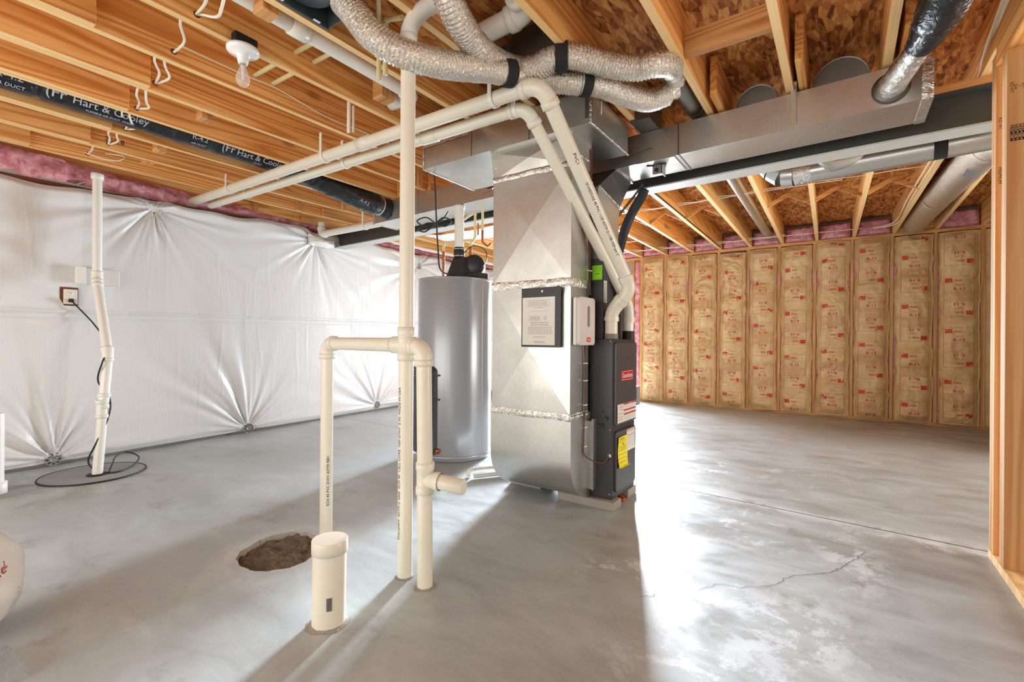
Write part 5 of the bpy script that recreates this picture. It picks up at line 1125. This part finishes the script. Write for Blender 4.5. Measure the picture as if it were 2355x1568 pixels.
cbn = thing('cable_bundle', 'bundle of grey white cables along the joist at the upper right corner', 'cable', (0.58, 2.9, 2.4))
for k in range(5): M().tube(catmull([(0.50 + 0.008 * k, 1.6, 2.44), (0.51 + 0.01 * k, 2.2, 2.42 - 0.01 * (k % 2)), (0.535 + 0.006 * k, 2.7, 2.40), (0.55 + 0.007 * k, 3.1, 2.37 + 0.006 * (k % 3)), (0.565 + 0.006 * k, 3.32, 2.33)], 6), 0.0045, 6).build('cable', 'cable', cbn)
wire('black_cable', 'black twin cable stapled under a far joist beside the grey round duct', [(fxat(9, 3.6) + 0.024, 3.6, JZ + 0.01), (fxat(9, 5.0) + 0.024, 5.0, JZ + 0.012), (fxat(9, 7.2) + 0.024, 7.2, JZ + 0.01)], 0.006, 'blackcable')

# ------------------------------------------------------------------ black flex duct on the left
bd = thing('insulated_duct', 'long black jacketed flexible duct in the left joist bay', 'duct', (-3.66, 1.0, 2.33))
path = resample(catmull([(-3.66, -1.1, 2.39), (-3.66, 0.5, 2.375), (-3.66, 1.4, 2.37), (-3.665, 2.0, 2.36), (-3.65, 2.35, 2.32), (-3.62, 2.65, 2.27), (-3.60, 2.88, 2.235), (-3.60, 3.02, 2.225)], 10), 0.012)
npth = len(path)
def bfn(i, a):
    y = path[i].y; k = 1 + 0.05 * noise.noise(Vector((math.cos(a) * 2.5, math.sin(a) * 2.5, y * 14))) + (0.07 * noise.noise(Vector((math.cos(a) * 4, math.sin(a) * 4, y * 30))) if y > 2.0 else 0)
    return k * (1 - 0.22 * math.exp(-((y - 2.93) / 0.03) ** 2)) * (1 - 0.12 * math.exp(-((y - 0.62) / 0.02) ** 2)) * (1 - 0.08 * math.exp(-((y - 1.5) / 0.03) ** 2))
M().tube(path, [0.080 if p_.y < 2.0 else min(0.10, 0.080 + 0.04 * (p_.y - 2.0)) for p_ in path], 30, True, fn=bfn).build('jacket', 'jacket', bd)
M().lathe([(0.083, -0.006), (0.088, 0), (0.083, 0.006)], (-3.60, 2.93, 2.232), 28, axis=(0, 1, -0.1)).build('clamp_band', 'pvc_white', bd)
fc = (0.74, 0, -0.67)
def ducttext(y, z, items):
    f_ = wrapf((-3.66, y, z), (0, 1, 0), 0.0845, fc, 0.002)
    for t_, sz, du, dv in items:
        mb = M(); mb.text(t_, sz, lambda a, b: f_(a + du, b + dv), 0, bold=0.006); mb.build('printed_text', 'silverink', bd)
ducttext(0.93, 2.373, (('Hart & Cooley', 0.06, 0, 0.012), ('(Fr', 0.075, -0.25, 0.018), ('FLEXIBLE AIR DUCT  CLASS 1', 0.018, 0, -0.03)))
ducttext(0.50, 2.375, (('R-4.2', 0.05, 0, 0.03), ('AIR DUCT', 0.028, 0, -0.02)))
ducttext(1.40, 2.37, (('R-4.2', 0.045, 0, 0.02), ('AIR DUCT', 0.02, 0, -0.025)))
ducttext(1.80, 2.366, (('Hart & Cooley', 0.06, 0.02, 0.012), ('(Fr', 0.075, -0.22, 0.018), ('CLASS 1', 0.018, 0, -0.03)))
f_ = wrapf((-3.617, 2.72, 2.262), (0.02, 0.97, -0.2), 0.105, (0.9, 0, -0.6), 0.004); mb = M(); mb.text('R-4.2', 0.045, f_, 0); mb.build('printed_text', 'silverink', bd)
# drain along the beam at left
bp = thing('beam_drain', 'white PVC pipe alongside the left end of the steel beam', 'pipe', (-4.5, 3.2, 2.1))
pipe_run(bp, [(-4.90, 3.16, 2.30), (-4.90, 3.16, 2.165), (-3.86, 3.16, 2.155)], 0.036, 'pvc_white', bend=0.055)
hanger((-4.10, 3.16, 2.158), 0.038, 2.33, 'white hook hanger on the pipe by the beam at left')

# ------------------------------------------------------------------ ducts beyond the beam
rd = thing('branch_duct', 'round galvanised duct running behind the beam at right', 'duct', (0.2, 3.74, 2.07))
RZ = 2.135
M().cyl((-0.27, 3.78, RZ), (0.80, 3.67, RZ), 0.078, n=36).build('duct_pipe', 'galv', rd)
arc = [(-0.27, 3.78, RZ), (-0.34, 3.79, RZ + 0.01), (-0.40, 3.80, RZ + 0.06), (-0.45, 3.80, RZ + 0.13), (-0.46, 3.80, RZ + 0.25)]
for i in range(4): M().tube([arc[i], arc[i + 1]], [0.08 + 0.0015 * (i % 2), 0.08 + 0.0015 * ((i + 1) % 2)], 32, False, smooth=True).build('elbow_gore', 'galv', rd)
M().tube(resample([(-0.27, 3.78, RZ), (-0.17, 3.77, RZ)], 0.012), 0.080, 26, False, fn=lambda i, a: 1 + 0.03 * noise.noise(Vector((math.cos(a) * 4, math.sin(a) * 4, i * 0.8)))).build('foil_tape', 'foil', rd)
M().tube([(0.12, 3.72, RZ + 0.03), (-0.06, 3.66, RZ + 0.0), (-0.12, 3.60, RZ + 0.02)], [0.05, 0.062, 0.03], 24).build('side_branch', 'galv', rd)
M().tube([(0.44, 3.70, RZ), (0.50, 3.695, RZ)], 0.0795, 30, False).build('black_tape', 'tape', rd)
fd = thing('foil_duct', 'fat foil wrapped flexible duct in the joist bay at right', 'duct', (0.75, 5.5, 2.25))
path = resample(catmull([(0.80, 3.66, 2.16), (0.82, 3.95, 2.22), (0.80, 4.5, 2.30), (0.77, 5.3, 2.345), (0.735, 6.1, 2.36), (0.70, 6.9, 2.37), (0.70, 7.25, 2.375)], 10), 0.02)
M().tube(path, 0.118, 30, True, fn=lambda i, a: (1 + 0.045 * noise.noise(Vector((math.cos(a) * 2.5, math.sin(a) * 2.5, i * 0.5)))) * (1 - 0.10 * math.exp(-((path[i].y - 5.95) / 0.02) ** 2)) * (1 - 0.10 * math.exp(-((path[i].y - 4.3) / 0.02) ** 2))).build('jacket', 'flex', fd)
for y in (5.95, 4.3): 
    q = min(path, key=lambda p_: abs(p_.y - y)); M().lathe([(0.108, -0.005), (0.112, 0), (0.108, 0.005)], q, 30, axis=(0, 1, 0)).build('tie_band', 'rubber', fd)
M().grid(8, 8, lambda u, v_: (lambda a, y: (0.795 + 0.1235 * math.cos(a), y, 2.315 + 0.1235 * math.sin(a)))(math.radians(-125 + 42 * u), 4.55 + 0.22 * v_)).build('grey_patch', 'greyink', fd)
M().cyl((-0.775, 3.45, 2.41), (-0.82, 7.3, 2.41), 0.052, n=26).build('branch_duct', 'galv', label='slim grey round duct between joists above the batts', cat='duct')
M().cyl((-1.86, 5.9, 2.42), (-1.95, 7.3, 2.42), 0.052, n=26).build('branch_duct', 'galv', label='grey round duct between far joists left of the black hose', cat='duct')
mb = M(); mb.grid(20, 8, lambda u, v_: (-4.35 + 1.35 * u, 4.25 + 0.6 * u * 0 + 0.45 * v_, 2.285 - 0.03 * math.sin(math.pi * u) + 0.012 * noise.noise(Vector((u * 7, v_ * 4, 0))))); mb.build('vapor_sheet', 'white', label='white plastic sheeting drooping under the far left joists', cat='plastic sheet')
# black insulated hose + strap behind the supply plenum
bh = thing('drain_hose', 'black foam covered hose bending down behind the furnace pipes', 'hose', (-1.3, 3.35, 1.5))
M().tube(catmull([(-1.16, 3.30, 2.06), (-1.20, 3.32, 2.0), (-1.26, 3.34, 1.93), (-1.31, 3.33, 1.82), (-1.33, 3.28, 1.68), (-1.315, 3.15, 1.5), (-1.27, 3.0, 1.3)], 8), 0.034, 18, fn=None).build('hose', 'rubber', bh)
M().bar((-1.17, 3.30, 2.10), (-1.46, 3.32, 1.80), 0.016, 0.012).build('strap', 'galvdark', bh)
# black insulated hose at the upper right joining the trunk
bk = thing('insulated_duct', 'shiny black jacketed duct dropping to the trunk at upper right', 'duct', (0.28, 2.45, 2.2))
path = resample(catmull([(0.262, 2.60, 2.225), (0.285, 2.52, 2.24), (0.315, 2.38, 2.27), (0.35, 2.20, 2.33), (0.38, 1.9, 2.40), (0.40, 1.4, 2.43)], 8), 0.012)
M().tube(path, [0.052 + 0.028 * min(1, max(0, i / 14.0)) for i in range(len(path))], 28, True, fn=lambda i, a: 1 + (0.10 if i < 14 else 0.025) * noise.noise(Vector((math.cos(a) * 4, math.sin(a) * 4, i * 0.55)))).build('jacket', 'jacket', bk)
mb = M(); mb.tube(resample([(0.185, 2.885, 2.195), (0.21, 2.78, 2.205), (0.265, 2.585, 2.225)], 0.01), [0.056] * 9 + [0.05] * 60, 26, False, fn=lambda i, a: 1 + 0.08 * noise.noise(Vector((math.cos(a) * 3, math.sin(a) * 3, i * 0.35)))) if False else None
cpth = resample([(0.185, 2.885, 2.195), (0.21, 2.78, 2.205), (0.265, 2.585, 2.225)], 0.01)
M().tube(cpth, [0.058 - 0.012 * i / len(cpth) for i in range(len(cpth))], 26, False, fn=lambda i, a: 1 + 0.07 * noise.noise(Vector((math.cos(a) * 3, math.sin(a) * 3, i * 0.35)))).build('foil_collar', 'foil', bk)
M().lathe([(0.056, 0.0), (0.074, 0.001), (0.075, 0.004), (0.056, 0.008)], (0.187, trunk_y(0.187) - 0.0005, 2.197), 28, axis=(0, -1, 0)).build('duct_flange', 'galvdark', bk)
mb = M(); mb.text('R-6', 0.05, wrapf((0.345, 2.22, 2.325), Vector((0.35, 2.20, 2.33)) - Vector((0.315, 2.38, 2.27)), 0.082, (0.5, -0.2, -0.6), 0.004)); mb.build('printed_text', 'silverink', bk); mb = M(); mb.text('WTS', 0.04, wrapf((0.315, 2.36, 2.276), Vector((0.35, 2.20, 2.33)) - Vector((0.315, 2.38, 2.27)), 0.082, (0.6, -0.2, -0.5), 0.005)); mb.build('printed_text', 'silverink', bk)
# dampers
for (x, y, lb, sc_) in ((-0.975, 3.03, 'grey damper actuator with a wire spring under the trunk, right of the furnace', 1.0), (-2.10, 3.06, 'grey damper actuator with foil scraps under the trunk, left of the drop', 1.0)):
    t = thing('damper_actuator', lb, 'actuator', (x, y, 2.05))
    M().box(x - 0.11, x + 0.13, y - 0.11, y + 0.17, 2.104, 2.1095).build('mounting_plate', 'galv', t)
    M().box(x - 0.03, x + 0.03, y - 0.03, y - 0.026, 2.045, 2.104).box(x + 0.026, x + 0.03, y - 0.03, y + 0.05, 2.045, 2.104).build('bracket', 'lid', t)
    M().lathe([(0, 0.012), (0.012, 0.012), (0.013, 0)], (x + 0.0, y - 0.03, 2.07), 18, axis=(0, -1, 0)).build('shaft_knob', 'black', t)
    hel = [(x + 0.006 * math.cos(k * 1.3), y - 0.05 + 0.006 * math.sin(k * 1.3), 2.09 + 0.0018 * k) for k in range(50)]
    M().tube(hel, 0.0015, 5).tube(catmull([hel[-1], (x - 0.02, y - 0.12, 2.185), (x - 0.14, y - 0.14, 2.15), (x - 0.26, y - 0.13, 2.12)]), 0.0018, 5).build('coiled_wire', 'blackcable', t)
    for dx in (-0.04, 0.035): M().bar((x + dx - 0.02, y - 0.055, 2.10), (x + dx + 0.02, y - 0.03, 2.10), 0.008, 0.006).build('clip', 'black', t)
    M().box(x + 0.045, x + 0.10, y + 0.02, y + 0.08, 2.1035, 2.1042).build('label', 'paper', t)
mb = M(); mb.grid(14, 10, lambda u, v_: (-2.26 + 0.2 * u, 2.86 + 0.06 * v_ + 0.02 * noise.noise(Vector((u * 5, v_ * 5, 7))), 2.135 + 0.05 * v_ + 0.03 * noise.noise(Vector((u * 9, v_ * 9, 1))))); mb.build('foil_scrap', 'foil', label='crumpled foil tape scrap stuck to the trunk left of the drop', cat='foil')

# ------------------------------------------------------------------ framed wall end at right
t = thing('partition_stud', 'far doubled pine stud carrying the beam end at the right', 'stud', (0.605, 2.98, 0.038))
M().box(0.558, 0.647, 2.943, 2.980, 0.038, 2.268, bev=0.0015).build('stud', 'wood_z', t); M().box(0.558, 0.647, 2.981, 3.017, 0.038, 2.268, bev=0.0015).build('stud', 'wood_z', t)
def stampf(y, z): return fr((0, y - 0.0006, 0), (1, 0, 0), (0, 0, 1))
for s_, z_ in (('PREMIUM', 1.72), ('KD HT', 1.95)):
    mb = M(); mb.text(s_, 0.018, fr((0.571, 2.9422, z_), (0, 0, -1), (1, 0, 0))); mb.build('grade_stamp', 'ink', t)
t = thing('partition_stud', 'nearest pine stud at the right edge with black grade stamps', 'stud', (0.605, 2.82, 0.038))
M().box(0.560, 0.70, 2.787, 2.859, 0.038, 2.205, bev=0.0015).build('stud', 'wood_z', t)
for part in (0, 1):
    mb = M()
    for k, x in enumerate((0.5735, 0.585, 0.5965, 0.608)):
        if part: mb.text('PREMIUM', 0.0165, fr((x, 2.7862, 1.85), (0, 0, -1), (1, 0, 0)), 0, bold=0.012)
        else: mb.text(['KD-HT', '2x6', '1', 'SPF'][k], 0.015, fr((x, 2.7862, 2.04), (0, 0, -1), (1, 0, 0)), 0)
    mb.build('grade_stamp', 'ink', t)
M().box(0.556, 0.702, 1.2, 3.02, 0.0, 0.038, bev=0.001).build('bottom_plate', 'wood_pale', label='pine bottom plate on the floor under the right studs', cat='lumber')
M().box(0.556, 0.702, 1.2, 2.94, 2.205, 2.305, bev=0.001).build('top_plate', 'joist', label='doubled pine top plate above the right stud', cat='lumber')

# ------------------------------------------------------------------ printing on the subfloor
mb = M(); f_ = fr((-0.98, 1.66, JT - 0.0012), (0.80, 0.60, 0), (-0.60, 0.80, 0)); mb.text('IN USA', 0.055, f_, 0); mb.text('PLYWOOD', 0.045, lambda a, b: f_(a - 0.03, b + 0.07), 0)
mb.build('trim_1', 'ink', kind='structure', origin=False)
